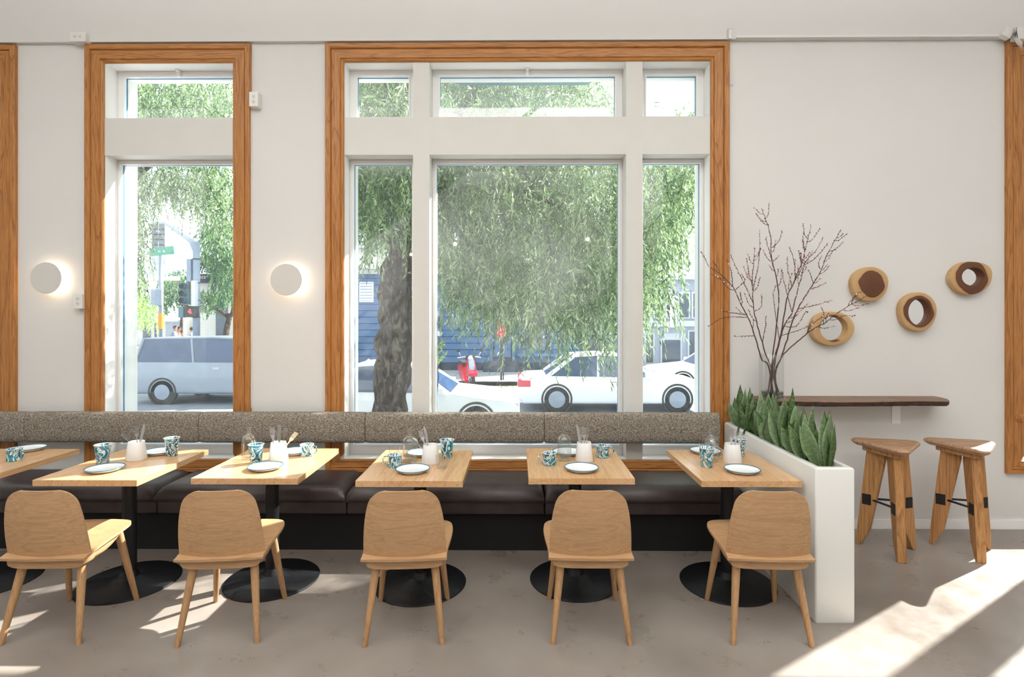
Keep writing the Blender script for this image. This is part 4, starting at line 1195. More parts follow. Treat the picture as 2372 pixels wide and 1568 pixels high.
# table 5
plate(1634, 1049, 'white plate at the back of the table against the planter')
bottle(1648, 1068, 'clear water bottle on the table against the planter')
tumbler(1637, 1081, 'marbled tumbler in front of the bottle on the table against the planter')
tumbler(1712, 1056, 'marbled tumbler half hidden behind the cutlery holder by the planter')
caddy(1696, 1070, 'white cutlery holder on the table against the planter', [
    ('fork', -.004, .0, .02, .1, 'fork standing upright in the holder by the planter'),
    ('knife', .004, .004, .24, .1, 'knife leaning right beside the fork in the holder by the planter'),
    ('knife', .010, -.008, .42, .2, 'rightmost and most tilted knife in the holder by the planter'),
    ('spoon', -.012, .0, -.95, .2, 'thin spoon handle tilted left over the bottle by the planter')])
plate(1719, 1093, 'white plate at the front of the table against the planter')
print('interior done')
#PART3
# ================================================================== STREET
bm = bmesh.new(); box(bm, -70, 60, 7.9, 110, GZ - .3, GZ); struct(bm_obj('road', bm, M['asphalt']))
SWZ = GZ + .15
def sidewalk(name, y0, y1, xa, xb, pitch, curb_y, n_in_y=2):
    r = empty(name, ((xa + xb) / 2, (y0 + y1) / 2, SWZ)); struct(r); o_ = r.location
    bm = bmesh.new(); box(bm, -40 - o_.x, 30 - o_.x, y0 - o_.y, y1 - o_.y, -.2, -.012); bm_obj('bed', bm, M['curb'], r)
    me = None; n = int((xb - xa) / pitch); d = (y1 - y0 - .16) / n_in_y
    for i in range(n):
        for j in range(n_in_y):
            if me is None:
                bm = bmesh.new(); box(bm, .006, pitch - .006, .006, d - .006, -.1, 0, .004); me_o = bm_obj('slab', bm, M['sidewalk'], r); me = me_o.data; o = me_o
            else: o = mesh_obj('slab', me, None, r)
            o.location = (xa + i * pitch - o_.x, (y0 + .16 if curb_y == y0 else y0) + j * d - o_.y, random.uniform(-.003, 0))
    bm = bmesh.new(); yy = curb_y - o_.y; s = 1 if curb_y == y0 else -1
    box(bm, -40 - o_.x, 30 - o_.x, min(yy, yy + s * .15), max(yy, yy + s * .15), -.3, .002, .01); bm_obj('curb', bm, M['curb'], r)
sidewalk('sidewalk_near', WB + .02, 7.9, -9, 6.5, 1.5, 7.9)
sidewalk('sidewalk_far', 18.1, 22.0, -9.5, 9.5, 1.45, 18.1, 2)
bm = bmesh.new(); box(bm, -70, 60, 22, 110, GZ - .2, SWZ - .01); struct(bm_obj('ground_beyond', bm, M['sidewalk']))
# fallen leaves along the far gutter
bm = bmesh.new(); rs = random.Random(21)
for k in range(500):
    x = rs.uniform(-2.5, 2.2); y = 18.02 - abs(rs.gauss(0, .12)); a_ = rs.uniform(0, 6.28); s = rs.uniform(.02, .045)
    q = [bm.verts.new((x + s * math.cos(a_ + t_), y + s * math.sin(a_ + t_), GZ + .008 + rs.uniform(0, .012))) for t_ in (0, 1.4, 3.1, 4.6)]
    bm.faces.new(q)
tag(bm_obj('fallen_leaves', bm, M['litter']), 'yellow fallen leaves along the gutter by the red scooter', 'leaves', None, 'stuff')

# ---------------- blue clapboard house across the street
FY = 22.0
def bl(px, py, Y=FY): return at(px, py, Y)
hx0, hx1 = bl(690, 700).x, bl(1345, 700).x
zs0, zs1 = SWZ + .32, bl(900, 632).z
root = empty('blue_house', ((hx0 + hx1) / 2, FY + 2, SWZ)); tag(root, 'blue clapboard shop house across the street with a cream upper storey', 'building')
def H(name, dims, mat, bev=0, par=None):
    o = B(name, dims, mat, par or root, bev)
    if par is None or par == root: o.location = -root.location
    return o
H('core_wall', (hx0, hx1, FY + .03, FY + 6, SWZ, zs1), M['blue_dark'])
H('upper_wall', (hx0 - .1, hx1 + .1, FY - .05, FY + 6, zs1 + 1.1, 9.0), M['cream'])
H('cornice', (hx0 - .2, hx1 + .2, FY - .45, FY + .3, zs1 + .12, zs1 + .34), M['cream'], .03)
H('cornice_band', (hx0 - .1, hx1 + .1, FY - .12, FY + .3, zs1 - .05, zs1 + .12), M['cream'])
H('cornice_frieze', (hx0 - .1, hx1 + .1, FY - .1, FY + .3, zs1 + .34, zs1 + .95), M['cream'])
H('cornice_cap', (hx0 - .2, hx1 + .2, FY - .5, FY + .3, zs1 + .95, zs1 + 1.12), M['grey_trim'], .03)
for pxc in (850, 1000, 1120, 1250):
    x = bl(pxc, 500).x; z0 = zs1 + 1.5
    w_ = H('upper_window', (x - .5, x + .5, FY - .12, FY - .04, z0, z0 + 1.7), M['grey_trim'], .01)
    H('pane', (x - .4, x + .4, FY - .13, FY - .1, z0 + .1, z0 + 1.6), M['dark_glass'], 0, w_)
dx0, dx1 = bl(1141, 800).x, bl(1187, 800).x
ex0, ex1 = bl(1212, 800).x, bl(1262, 800).x
zr = zs0; row = 0; rs = random.Random(2)
while zr < zs1 - .05:
    z1 = min(zr + .26, zs1)
    segs = [(hx0, dx0 - .12), (dx1 + .12, hx1)] if zr < 2.3 else [(hx0, hx1)]
    if .3 < zr < 2.2: segs = [segs[0], (dx1 + .12, ex0 - .08), (ex1 + .08, hx1)]
    for a_, b_ in segs:
        cuts = [a_]; x = a_ + (1.1 if row % 2 else 2.4)
        while x < b_ - .6: cuts.append(x); x += 2.9
        cuts.append(b_)
        for c0, c1 in zip(cuts[:-1], cuts[1:]):
            bm = bmesh.new(); prism(bm, [(c0 + .004, 0), (c1 - .004, 0), (c1 - .004, .17), (c0 + .004, .17)], 0, .035)
            for v_ in bm.verts:
                if v_.co.z < .01: v_.co.y -= .03
                v_.co.z *= (z1 - zr - .022) / .17
                v_.co.z += zr; v_.co.y += FY - .01
            o = bm_obj('siding_board', bm, M['blue'], root); o.location = -root.location
    zr += .26; row += 1
H('foundation', (hx0, hx1, FY - .01, FY + .05, SWZ - .02, zs0), M['blue_dark'])
dr = H('entrance_door', (dx0 + .06, dx1 - .06, FY + .0, FY + .05, zs0 + .2, 2.2), M['blue_trim'], .01)
H('pane', (dx0 + .16, dx1 - .16, FY - .012, FY + .0, .55, 2.0), M['dark_glass'], 0, dr)
H('notice', (dx1 - .2, dx1 - .08, FY - .03, FY - .013, 1.2, 1.55), M['sign_white'], 0, dr)
for x in (dx0 - .06, dx1 + .06):
    H('pilaster', (x - .07, x + .07, FY - .09, FY + .02, zs0, 2.4), M['blue_trim'], .012)
H('door_lintel', (dx0 - .2, dx1 + .2, FY - .12, FY + .02, 2.4, 2.6), M['blue_trim'], .012)
H('step', (dx0 - .35, dx1 + .45, FY - .75, FY, SWZ - .02, SWZ + .17), M['blue_dark'], .015)
H('step', (dx0 - .15, dx1 + .25, FY - .42, FY, SWZ + .17, SWZ + .36), M['blue_dark'], .015)
wn = H('shop_window', (ex0, ex1, FY - .07, FY + .02, .35, 2.2), M['blue_trim'], .012)
H('pane', (ex0 + .07, ex1 - .07, FY - .08, FY - .06, .45, 2.1), M['dark_glass'], 0, wn)
H('window_ledge', (dx1 + .18, ex1 + .5, FY - .25, FY, .12, .24), M['blue_trim'], .012)
a_, b_ = bl(833, 653), bl(866, 700)
vf = H('louvre_frame', (a_.x, b_.x, FY - .06, FY, b_.z, a_.z), M['sign_white'], .01)
H('louvre_back', (a_.x + .04, b_.x - .04, FY - .065, FY - .058, b_.z + .04, a_.z - .04), M['grey_wall'], 0, vf)
for k in range(6):
    z = b_.z + .06 + (a_.z - b_.z - .1) * k / 6
    H('louvre_slat', (a_.x + .04, b_.x - .04, FY - .085, FY - .063, z, z + .07), M['sign_white'], 0, vf)
x = bl(1018, 800).x
H('gas_pipe', (x - .03, x + .03, FY - .12, FY - .05, SWZ, 1.8), M['blue_dark'], .01)
bm = bmesh.new(); tube(bm, [(x + .02, FY - .2, bl(1018, 772).z), (x + .02, FY - .05, bl(1018, 772).z)], .11, 20); o = bm_obj('gas_meter', bm, M['grey_trim'], root); o.location = -root.location

# ---------------- grey building to the right
GY = 26.0
root = empty('grey_building', (at(1480, 700, GY).x, GY + 2, SWZ)); tag(root, 'pale grey two storey building across the street behind the parked car', 'building')
gx0, gx1 = at(1348, 700, GY).x, at(1760, 700, GY).x
gz = lambda py: at(1500, py, GY).z
H('wall', (gx0, gx1, GY, GY + 5, SWZ - .1, gz(640)), M['grey_wall'])
H('cornice', (gx0, gx1, GY - .18, GY + .1, gz(756), gz(743)), M['grey_trim'], .02)
H('roof_cornice', (gx0, gx1, GY - .3, GY + .1, gz(648), gz(636)), M['grey_trim'], .03)
for a_, b_ in ((1360, 1378), (1395, 1412), (1430, 1448), (1491, 1506), (1517, 1530), (1544, 1561), (1573, 1594), (1605, 1620), (1640, 1660)):
    xa_, xb_ = at(a_, 700, GY).x, at(b_, 700, GY).x
    w_ = H('window', (xa_ - .08, xb_ + .08, GY - .07, GY, gz(738), gz(676)), M['grey_trim'], .01)
    H('pane', (xa_, xb_, GY - .085, GY - .06, gz(735), gz(680)), M['dark_glass'], 0, w_)
for a_, b_, t_, m_ in ((1360, 1400, 775, 850), (1420, 1450, 775, 850), (1496, 1512, 775, 850), (1533, 1575, 787, 856), (1596, 1622, 768, 840), (1640, 1670, 768, 840)):
    xa_, xb_ = at(a_, 700, GY).x, at(b_, 700, GY).x
    w_ = H('storefront_window', (xa_ - .08, xb_ + .08, GY - .07, GY, gz(m_), gz(t_ - 3)), M['grey_trim'], .01)
    H('pane', (xa_, xb_, GY - .085, GY - .06, gz(m_ - 4), gz(t_)), M['dark_glass'], 0, w_)
p = at(1555, 779, GY - .08)
H('number_panel', (at(1538, 779, GY).x, at(1572, 779, GY).x, GY - .06, GY, gz(786), gz(772)), M['grey_trim'])
o = text('house_number', '2221', .16, M['sign_white'], root, Vector((p.x, GY - .07, p.z)) - root.location)
bn = empty('street_banner', (at(1568, 720, GY - 1).x, GY - .5, gz(700))); tag(bn, 'white vertical banner hanging from the grey building', 'banner')
bm = bmesh.new(); box(bm, -.17, .17, -.012, .012, gz(758) - gz(700), gz(686) - gz(700), .004); bm_obj('cloth', bm, M['sign_white'], bn)
T('rod', [(-.25, 0, gz(686) - gz(700)), (.25, 0, gz(686) - gz(700))], .015, M['pole_grey'], bn, 8)
T('arm', [(0, 0, gz(686) - gz(700)), (0, .5, gz(686) - gz(700))], .015, M['pole_grey'], bn, 8)

# ---------------- pale corner building far left with scalloped awning, black awning shop
KY = 42.0
root = empty('corner_building', (at(380, 700, KY).x, KY + 2, SWZ)); tag(root, 'pale corner building far down the street with awnings and a grey cornice', 'building')
kz = lambda py: at(400, py, KY).z
kx = lambda px: at(px, 700, KY).x
H('wall', (kx(200), kx(432), KY, KY + 5, SWZ, kz(642)), M['cream'])
H('cornice', (kx(200), kx(436), KY - .6, KY + .1, kz(650), kz(638)), M['cream'], .04)
H('roof_ledge', (kx(308), kx(430), KY - .3, KY + 3, kz(638), kz(613)), M['grey_trim'], .04)
H('shop_wall', (kx(380), kx(600), KY + .6, KY + 5, SWZ, kz(716)), M['cream'])
H('shop_band', (kx(380), kx(600), KY + .4, KY + .6, kz(722), kz(716)), M['grey_wall'])
aw = H('scalloped_awning', (kx(376), kx(428), KY - .9, KY, kz(741), kz(736)), M['sign_white'])
bm = bmesh.new()
for k in range(11):
    x = kx(376) + (kx(428) - kx(376)) * (k + .5) / 11
    tube(bm, [(x, KY - .92, kz(741.5)), (x, KY - .88, kz(741.5))], .09, 12)
o = bm_obj('scallop', bm, M['sign_white'], aw); o['kind'] = 'stuff'
for a_, b_, t_ in ((300, 318, 735), (330, 352, 730), (357, 366, 738), (383, 424, 744), (436, 448, 740), (496, 504, 775), (515, 530, 745)):
    w_ = H('storefront_window', (kx(a_), kx(b_), KY + (-.04 if b_ < 430 else .52), KY + (.02 if b_ < 430 else .62), kz(798), kz(t_)), M['grey_trim'])
    H('pane', (kx(a_ + 2), kx(b_ - 2), KY + (-.06 if b_ < 430 else .5), KY + (-.03 if b_ < 430 else .53), kz(796), kz(t_ + 2)), M['grey_wall'] if a_ == 383 else M['dark_glass'], 0, w_)
for a_ in (250, 275, 300, 325, 350, 375, 400):
    w_ = H('window', (kx(a_), kx(a_ + 12), KY - .05, KY + .02, kz(700), kz(668)), M['grey_trim'])
    H('pane', (kx(a_ + 1.5), kx(a_ + 10.5), KY - .07, KY - .04, kz(698), kz(670)), M['grey_wall'], 0, w_)
tw = empty('tower_block', (at(367, 560, 70).x, 70, SWZ)); tag(tw, 'faint grey tower rising beyond the corner building', 'building')
tx = (at(381, 560, 70).x - at(350, 560, 70).x) / 2
bm = bmesh.new(); box(bm, -tx, tx, 0, 6, 0, at(367, 512, 70).z - SWZ); bm_obj('wall', bm, M['grey_wall'], tw)
for k in range(5):
    zt = at(367, 518 + k * 12, 70).z - SWZ
    for s in (-.5, .5):
        bm = bmesh.new(); box(bm, s * tx - .35, s * tx + .35, -.05, .02, zt - .8, zt); bm_obj('window', bm, M['dark_glass'], tw)
AY = 34.0
p0_, p1_ = at(455, 612, AY), at(512, 652, AY)
root = empty('shop_awning', (p0_.x, AY, p1_.z)); tag(root, 'black shop awning with white script lettering behind the signal pole', 'awning')
bm = bmesh.new(); w_ = p1_.x - p0_.x + .2; h_ = p0_.z - p1_.z
prism(bm, [(0, 0), (w_, 0), (w_, h_), (0, h_)], -.9, -.8)
v4 = [bm.verts.new(q) for q in ((0, -.85, h_), (w_, -.85, h_), (w_, .1, h_ + .5), (0, .1, h_ + .5))]; bm.faces.new(v4)
box(bm, -.05, w_ + .35, -.95, .1, -.1, 0)
bm_obj('canvas', bm, M['awning_black'], root)
text('lettering', 'Kie', .62, M['sign_white'], root, (w_ * .42, -.92, h_ * .60), shear=.35)
bm = bmesh.new(); tube(bm, [(.1, -.91, h_ * .36), (w_ * .5, -.92, h_ * .40), (w_ * .95, -.91, h_ * .38)], .03, 6); bm_obj('underline', bm, M['sign_white'], root)
text('small_lettering', 'SINCE', .20, M['sign_white'], root, (w_ * .45, -.92, h_ * .17), spacing=1.3)
bm = bmesh.new(); box(bm, 0, 8, .1, 3, -(p1_.z - SWZ), h_ + .2); bm_obj('building', bm, M['cream'], root)
bm = bmesh.new()
box(bm, 1.2, 1.9, .02, .12, -(p1_.z - SWZ) + .4, -.9); box(bm, 2.8, 3.6, .02, .12, -(p1_.z - SWZ) + .4, -.9)
bm_obj('shop_glazing', bm, M['dark_glass'], root)

# ---------------- blue fascia board just outside the upper middle pane
a_, b_ = at(1040, 186, 5.0), at(1388, 186, 5.0); c_ = at(1200, 198, 6.05)
fz = empty('awning_fascia', ((a_.x + b_.x) / 2, 5.5, a_.z)); tag(fz, 'blue painted board of the awning outside the upper middle pane', 'awning')
bm = bmesh.new(); hw = (b_.x - a_.x) / 2; dz = c_.z - a_.z
vs = [bm.verts.new(q) for q in ((-hw, -.5, 0), (hw, -.5, 0), (hw, .55, dz), (-hw, .55, dz), (-hw, -.5, .08), (hw, -.5, .08), (hw, .55, dz + .08), (-hw, .55, dz + .08))]
for f in ((0, 3, 2, 1), (4, 5, 6, 7), (0, 1, 5, 4), (1, 2, 6, 5), (2, 3, 7, 6), (3, 0, 4, 7)): bm.faces.new([vs[i] for i in f])
bm_obj('board', bm, M['teal_board'], fz)
for s in (-.8, .8): T('wall_bracket', [(s * hw, -.78, -.02), (s * hw, -.45, .02)], .02, M['pole_grey'], fz, 8)

# ================================================================== CARS
def car(name, label, xc, yc, L_, W_, H_, paint, facing=1, suv=False):
    """facing +1: front towards +x"""
    root = empty(name, (xc, yc, GZ), 0 if facing > 0 else PI); tag(root, label, 'car')
    h = L_ / 2
    gh = .34 * H_ ; zb = .16 * H_
    belt = H_ * .62
    if suv: low = [(-h, zb + .1), (-h + .1, zb), (h - .15, zb), (h, zb + .12), (h, belt * .78), (h - .08, belt * .9), (h * .45, belt * 1.02), (-h * .9, belt * 1.04), (-h, belt * .95)]
    else: low = [(-h, zb + .12), (-h + .12, zb), (h - .15, zb), (h, zb + .12), (h - .02, belt * .72), (h - .15, belt * .86), (h * .42, belt * 1.0), (-h * .62, belt * 1.04), (-h * .93, belt * 1.0), (-h, belt * .86)]
    bm = bmesh.new(); prism(bm, low, -W_ / 2, W_ / 2)
    bmesh.ops.bevel(bm, geom=[e for e in bm.edges], offset=.06, segments=3, affect='EDGES', profile=.6)
    o = bm_obj('body', bm, paint, root); smooth_angle(o, 40)
    if suv: cab = [(-h * .93, belt), (h * .42, belt), (h * .20, H_ - .03), (-h * .1, H_), (-h * .86, H_ - .03)]
    else: cab = [(-h * .72, belt), (h * .42, belt), (h * .10, H_ - .03), (-h * .12, H_), (-h * .42, H_ - .04)]
    def cabin(name, scale_y, s_in, mat, z_add=0):
        bm = bmesh.new(); pts = cab
        A = [bm.verts.new((x, -(W_ / 2 - (.08 if z < belt + .01 else .22)) * scale_y, z + z_add)) for x, z in pts]
        Bv = [bm.verts.new((x, (W_ / 2 - (.08 if z < belt + .01 else .22)) * scale_y, z + z_add)) for x, z in pts]
        bm.faces.new(A); bm.faces.new(Bv[::-1])
        for i in range(len(A)): j = (i + 1) % len(A); bm.faces.new((A[i], A[j], Bv[j], Bv[i]))
        return bm_obj(name, bm, mat, root)
    cabin('glazing', 1.0, 0, M['car_glass'])
    # roof, pillars
    bm = bmesh.new(); rf = cab[2:]
    prism(bm, [(x, z) for x, z in rf] + [(x, z + .035) for x, z in rf[::-1]], -(W_ / 2 - .21), W_ / 2 - .21)
    o = bm_obj('roof', bm, paint, root)
    for s in (-1, 1):
        yb_, yt = s * (W_ / 2 - .078), s * (W_ / 2 - .215)
        for (xb_, xt, wd) in ((cab[1][0], cab[2][0], .035), (cab[0][0], cab[-1][0], .05), ((cab[0][0] + cab[1][0]) / 2 - .05, (cab[2][0] + cab[-1][0]) / 2, .03)):
            bm = bmesh.new(); tube(bm, [(xb_, yb_, belt - .02), (xt, yt, H_ - .02)], wd, 6); bm_obj('pillar', bm, paint, root)
        bm = bmesh.new(); box(bm, h - .28, h - .02, s * (W_ / 2 - .22) - .2, s * (W_ / 2 - .22) + .2, belt * .66, belt * .8, .03); bm_obj('headlight', bm, M['grey_trim'], root)
        bm = bmesh.new(); box(bm, -h - .005, -h + .30, s * (W_ / 2 - .15) - .16, s * (W_ / 2 - .15) + .165, belt * .74, belt * .93, .03); bm_obj('taillight', bm, M['red'], root)
        bm = bmesh.new(); box(bm, h * .30, h * .30 + .18, s * (W_ / 2 + .06) - .07, s * (W_ / 2 + .06) + .07, belt, belt + .12, .03); bm_obj('door_mirror', bm, paint, root)
        for xw in (-h * .60, h * .64):
            w_ = L('wheel', [(.0, -.10), (.30, -.10), (.325, -.07), (.325, .07), (.30, .10), (0, .10)], M['tyre'], root, 28); w_.rotation_euler = (PI / 2, 0, 0); w_.location = (xw, s * (W_ / 2 - .10), .325)
            hb = L('rim', [(0, 0), (.19, 0), (.20, .012), (.06, .02), (0, .03)], M['pole_grey'], w_, 20); hb.location = (0, 0, .10 if s < 0 else -.10)
            if s > 0: hb.rotation_euler = (PI, 0, 0)
            bm = bmesh.new(); lathe(bm, [(.325, -.02), (.37, -.02), (.37, .02), (.325, .02)], 28, True); ar = bm_obj('wheel_arch', bm, M['slot'], root); ar.rotation_euler = (PI / 2, 0, 0); ar.location = (xw, s * (W_ / 2 - .012), .33)
        bm = bmesh.new(); box(bm, -.12, .06, s * (W_ / 2) - .012, s * (W_ / 2) + .012, belt * .86, belt * .90, .005); bm_obj('door_handle', bm, M['chrome'], root)
    bm = bmesh.new(); box(bm, -h - .012, -h + .01, -.26, .26, belt * .58, belt * .76, .004); bm_obj('number_plate', bm, M['sign_white'], root)
    return root
def cx(px, Y): return at(px, 800, Y).x
x_l, x_r = cx(640, 10.2), cx(1205, 10.2)
car('white_car', 'white car passing closest, behind the tree trunk', (x_l + x_r) / 2, 11.1, x_r - x_l, 1.8, 1.36, M['car_white'], 1)
x_l = cx(1200, 13.0); car('white_sedan', 'white sedan with a red tail lamp driving off below the hanging leaves', x_l + 2.3, 13.9, 4.6, 1.8, 1.35, M['car_white'], 1)
x_l = cx(1516, 16.2); car('parked_car', 'white parked car with dark windows before the grey building', x_l + 2.25, 17.0, 4.5, 1.75, 1.38, M['car_white'], -1)
x_l = cx(292, 14.2); car('silver_car', 'blue grey van-like car passing the narrow window', x_l + 2.4, 15.1, 4.8, 1.85, 1.72, M['car_silver'], 1, True)
x_l = cx(468, 19.5); car('blue_sedan', 'dark blue sedan behind the blue grey car outside the narrow window', x_l + 2.2, 20.3, 4.4, 1.75, 1.40, M['car_blue'], 1).location.z = GZ
# ================================================================== SCOOTER
sp = Vector((at(1083, 895, 17.6).x, 17.6, GZ))
root = empty('motor_scooter', sp, math.radians(-72)); tag(root, 'red and grey motor scooter parked at the far curb', 'scooter')
# local +x = forward
for xw in (.62, -.55):
    w_ = L('wheel', [(.0, -.05), (.20, -.06), (.27, -.04), (.27, .04), (.20, .06), (0, .05)], M['tyre'], root, 24); w_.rotation_euler = (PI / 2, 0, 0); w_.location = (xw, 0, .27)
    L('rim', [(.13, -.062), (.19, -.062), (.19, .062), (.13, .062)], M['chrome'], w_, 20, closed=True)
bm = bmesh.new(); prism(bm, [(.38, .35), (.30, .95), (.42, 1.0), (.62, .62), (.90, .55), (.86, .44), (.60, .48)], -.13, .13); bmesh.ops.bevel(bm, geom=list(bm.edges), offset=.03, segments=2, affect='EDGES'); o = bm_obj('front_fairing', bm, M['red'], root); smooth_angle(o)
bm = bmesh.new(); prism(bm, [(.36, .50), (.33, .98), (.42, 1.02), (.56, .74), (.62, .60)], -.09, .09); bmesh.ops.bevel(bm, geom=list(bm.edges), offset=.02, segments=2, affect='EDGES'); bmesh.ops.translate(bm, verts=bm.verts, vec=(.025, 0, 0)); bm_obj('front_panel', bm, M['pole_grey'], root)
bm = bmesh.new(); prism(bm, [(.42, .20), (.42, .30), (-.02, .32), (-.15, .70), (-.80, .74), (-.88, .62), (-.70, .42), (-.30, .20)], -.15, .15); bmesh.ops.bevel(bm, geom=list(bm.edges), offset=.03, segments=2, affect='EDGES'); o = bm_obj('rear_body', bm, M['red'], root); smooth_angle(o)
bm = bmesh.new(); prism(bm, [(-.10, .70), (-.12, .80), (-.80, .84), (-.84, .74)], -.13, .13); bmesh.ops.bevel(bm, geom=list(bm.edges), offset=.025, segments=2, affect='EDGES'); bm_obj('seat', bm, M['slot'], root)
for s in (-1, 1):
    T('fork', [(.42, s * .08, .80), (.62, s * .08, .27)], .022, M['chrome'], root, 8)
    T('mirror_stalk', [(.32, s * .28, 1.02), (.34, s * .36, 1.20)], .010, M['chrome'], root, 6)
    mm = L('mirror', [(0, 0), (.055, 0), (.055, .02), (0, .03)], M['slot'], root, 16); mm.location = (.33, s * .37, 1.23); mm.rotation_euler = (0, PI / 2, 0)
T('handlebar', [(.26, -.38, 1.00), (.34, -.15, 1.03), (.34, .15, 1.03), (.26, .38, 1.00)], .02, M['chrome'], root, 8)
hl = L('headlight', [(0, 0), (.09, 0), (.10, .03), (.07, .07), (0, .08)], M['chrome'], root, 20); hl.location = (.40, 0, .98); hl.rotation_euler = (0, PI / 2, 0)
bm = bmesh.new(); box(bm, .28, .44, -.14, .14, .92, 1.08, .03); bm_obj('instrument_cowl', bm, M['slot'], root)
T('kickstand', [(-.05, .1, .25), (-.12, .24, 0)], .015, M['chrome'], root, 6)
T('footboard_tube', [(-.55, 0, .27), (-.3, 0, .3), (.0, .0, .26), (.4, 0, .3), (.62, 0, .27)], .03, M['slot'], root, 6)
# parking sign pole with red sign
p = atz(1161, 884, SWZ); p = Vector((at(1161, 800, 18.5).x, 18.5, SWZ))
root = empty('parking_sign', p); tag(root, 'thin black parking sign post with a red sign near the blue door', 'sign')
T('post', [(0, 0, 0), (0, 0, 2.05)], .035, M['pole_black'], root, 10)
T('second_post', [(.07, .05, 0), (.07, .05, 1.3)], .025, M['pole_black'], root, 10)
bm = bmesh.new(); box(bm, -.15, .17, -.05, -.03, 1.45, 2.0, .004); bm_obj('sign_face', bm, M['red'], root)

# ================================================================== SIGNAL POLES
SPY = 19.0
p = at(455, 700, SPY); root = empty('signal_pole', (p.x, SPY, SWZ)); tag(root, 'grey traffic signal pole with a mast arm, lights and a red hand', 'traffic light')
zz = lambda py: at(455, py, SPY).z - SWZ
T('pole', [(0, 0, 0), (0, 0, zz(560))], .115, M['pole_grey'], root, 20)
am = at(378, 514, SPY + 1.5) - Vector((p.x, SPY, SWZ))
T('mast_arm', [(0, 0, zz(585)), (-.35, .3, zz(556)), (am.x, am.y, am.z)], [.10, .085, .05], M['pole_grey'], root, 12)
bm = bmesh.new(); box(bm, -.28, -.13, -.12, .12, zz(653), zz(600), .02); bm_obj('control_cabinet', bm, M['pole_grey'], root)
def sigxz(px, py): q = at(px, py, SPY - .25); return Vector((q.x - p.x, -.25, q.z - SWZ))
q = sigxz(430, 680)
bm = bmesh.new(); box(bm, q.x - .11, q.x + .11, -.30, -.14, q.z - .38, q.z + .38, .03); sg = bm_obj('signal_head', bm, M['signal'], root)
for k in range(3):
    bm = bmesh.new(); c_ = Vector((q.x, 0, q.z + .25 - .25 * k)); tube(bm, [(c_.x, -.50, c_.z), (c_.x, -.29, c_.z)], .10, 18, False); bmesh.ops.solidify(bm, geom=bm.faces[:], thickness=.01)
    bm_obj('visor', bm, M['signal'], sg)
q2 = sigxz(441, 680); bm = bmesh.new(); box(bm, q2.x + .02, q2.x + .16, -.26, -.06, q2.z - .45, q2.z + .45, .03); bm_obj('side_signal_head', bm, M['sign_white'], root)
q = sigxz(443, 722)
bm = bmesh.new(); box(bm, q.x - .20, q.x + .20, -.32, -.10, q.z - .19, q.z + .19, .02); sg = bm_obj('pedestrian_signal', bm, M['slot'], root)
bm = bmesh.new()   # raised hand of lamps
for dx, dz in ((0, -.06), (0, -.02), (-.03, -.02), (.03, -.02), (-.03, .02), (0, .03), (.03, .02), (-.03, .06), (0, .08), (.03, .06), (-.06, .0), (.055, -.05)): box(bm, q.x + dx - .012, q.x + dx + .012, -.335, -.321, q.z + dz - .015, q.z + dz + .015)
o = bm_obj('red_hand', bm, M['red_led'], sg); o['kind'] = 'stuff'
bm = bmesh.new(); box(bm, q.x - .42, q.x - .24, -.30, -.12, q.z - .2, q.z + .18, .02); bm_obj('second_pedestrian_signal', bm, M['signal'], root)
for pz in (600, 655, 695, 710, 735): bm = bmesh.new(); lathe(bm, [(.117, -.012), (.13, -.012), (.13, .012), (.117, .012)], 20, True); o = bm_obj('strap_band', bm, M['pole_black'], root); o.location = (0, 0, zz(pz))
T('bracket_arm', [(0, 0, zz(655)), (-.3, -.2, zz(658))], .03, M['pole_black'], root, 6)
T('bracket_arm', [(0, 0, zz(712)), (-.3, -.2, zz(708))], .03, M['pole_black'], root, 6)
bm = bmesh.new(); box(bm, -.17, -.08, -.16, -.06, zz(672), zz(656), .01); bm_obj('push_button', bm, M['amber'], root)
SQY = 24.0
p = at(373, 700, SQY); root = empty('street_sign_pole', (p.x, SQY, SWZ)); tag(root, 'slim pole with green and white street name signs and a yellow band', 'street sign')
z2 = lambda py: at(373, py, SQY).z - SWZ
T('pole', [(0, 0, 0), (0, 0, z2(577))], .09, M['pole_grey'], root, 16)
bm = bmesh.new(); lathe(bm, [(.092, z2(762)), (.12, z2(762)), (.12, z2(726)), (.092, z2(726))], 20, True); bm_obj('yellow_band', bm, M['amber'], root)
def sgn(nm, pxa, pxb, pya, pyb, mat, body, tmat, tilt):
    a_ = at(pxa, pya, SQY - .15); b_ = at(pxb, pyb, SQY - .15); cxx = (a_.x + b_.x) / 2 - p.x; czz = (a_.z + b_.z) / 2 - SWZ; w_ = (b_.x - a_.x) / 2; h_ = (a_.z - b_.z) / 2
    bm = bmesh.new(); box(bm, -w_, w_, -.015, .015, -h_, h_, .005); o = bm_obj(nm, bm, mat, root); o.location = (cxx, -.15, czz); o.rotation_euler = (0, tilt, 0)
    if body: text('lettering', body, h_ * 1.2, tmat, o, (0, -.02, 0), spacing=1.2)
sgn('green_name_sign', 347, 403, 572, 591, M['sign_green'], 'n e', M['sign_white'], -.09)
sgn('white_name_sign', 374, 417, 640, 650, M['sign_white'], '', None, 0)
bm = bmesh.new(); box(bm, -.33, -.1, -.2, .05, z2(706), z2(672), .03); bm_obj('signal_head', bm, M['grey_wall'], root)
bm = bmesh.new(); box(bm, -.09, .16, -.25, -.09, z2(708), z2(670), .03); bm_obj('signal_side', bm, M['pole_grey'], root)

